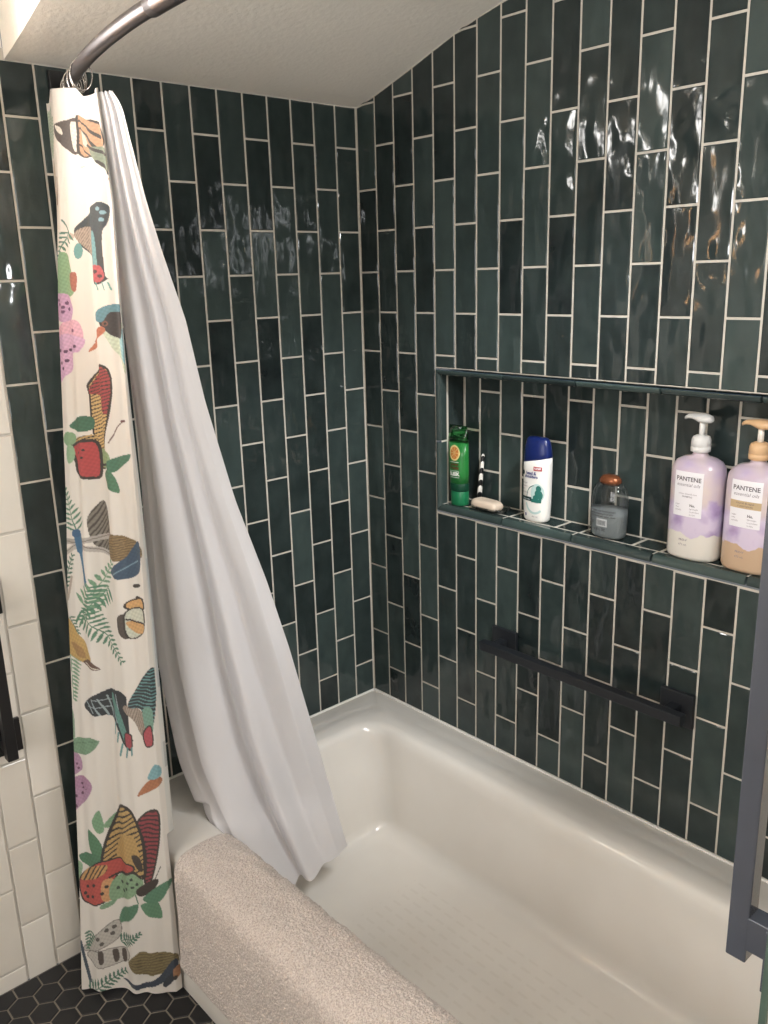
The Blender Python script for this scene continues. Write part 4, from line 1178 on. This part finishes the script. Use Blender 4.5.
# ------------------------------------------------------------------ light
def area(name, loc, rot, sx, sy, power, color=(1, 1, 1)):
    l = bpy.data.lights.new(name, 'AREA'); l.shape = 'RECTANGLE'; l.size = sx; l.size_y = sy; l.energy = power; l.color = color
    o = bpy.data.objects.new(name, l); o.location = loc; o.rotation_euler = rot; COL.objects.link(o); return o
# daylight at the two windows (just outside the glass)
area('window_daylight', ((WX0+WX1)/2-.25, .42, (WZ0+WZ1)/2+.1), (math.radians(-90), 0, 0), 1.6, 1.0, 165, (1.0, .97, .93))
area('window_daylight', (XL-.15, (LY0+LY1)/2, (LZ0+LZ1)/2), (0, math.radians(-90), 0), LZ1-LZ0, LY1-LY0, 30, (1.0, .965, .935))
# ceiling lamp behind the viewer
cl = area('ceiling_lamp', (-1.35, -2.35, 2.42), (0, 0, 0), .45, .45, 15, (1.0, .95, .90))
# added fill light by the end wall, no fixture; brightens the right wall
wl = area('alcove_fill_light', (-.60, YE+.03, 1.72), (0, 0, 0), .22, .22, 6.5, (.96, .98, 1.0))
wl.rotation_euler = (Vector((-.12, -.55, 1.05))-wl.location).to_track_quat('-Z', 'Y').to_euler()
# added spot without a fixture, aimed along the alcove to brighten the back corner
sl = bpy.data.lights.new('alcove_fill_spot', 'SPOT'); sl.energy = 80; sl.spot_size = math.radians(50); sl.spot_blend = 1.0; sl.shadow_soft_size = .06; sl.color = (.96, .98, 1.0)
so_ = bpy.data.objects.new('alcove_fill_spot', sl); COL.objects.link(so_); so_.location = (-.42, -1.42, 2.12)
so_.rotation_euler = (Vector((-.11, 0, .66))-so_.location).to_track_quat('-Z', 'Y').to_euler()

w = bpy.data.worlds.new('World'); scene.world = w; w.use_nodes = True
bg = w.node_tree.nodes['Background']; sky = w.node_tree.nodes.new('ShaderNodeTexSky'); sky.sky_type = 'HOSEK_WILKIE'
sky.turbidity = 4; sky.sun_direction = Vector((-.5, .4, .75)).normalized()
w.node_tree.links.new(sky.outputs[0], bg.inputs[0]); bg.inputs[1].default_value = 1.0

# ------------------------------------------------------------------ camera
cam = bpy.data.cameras.new('camera'); co = bpy.data.objects.new('camera', cam); COL.objects.link(co)
yaw, pitch, roll = -0.729348981, 0.266580785, -0.0275606504
fw = Vector((math.sin(-yaw)*math.cos(pitch), math.cos(yaw)*math.cos(pitch), -math.sin(pitch)))
rt = fw.cross(Vector((0, 0, 1))).normalized(); up = rt.cross(fw)
r2 = rt*math.cos(roll)+up*math.sin(roll); u2 = -rt*math.sin(roll)+up*math.cos(roll)
mw = Matrix(((r2.x, u2.x, -fw.x, -1.58080323), (r2.y, u2.y, -fw.y, -1.83543016), (r2.z, u2.z, -fw.z, 1.580631682), (0, 0, 0, 1)))
co.matrix_world = mw
cam.sensor_fit = 'VERTICAL'; cam.sensor_height = 24.0; cam.lens = 864.756815*24.0/1024.0
cam.clip_start = .02
scene.camera = co
scene.view_settings.view_transform = 'Standard'
scene.view_settings.look = 'None'
scene.view_settings.exposure = 0.0
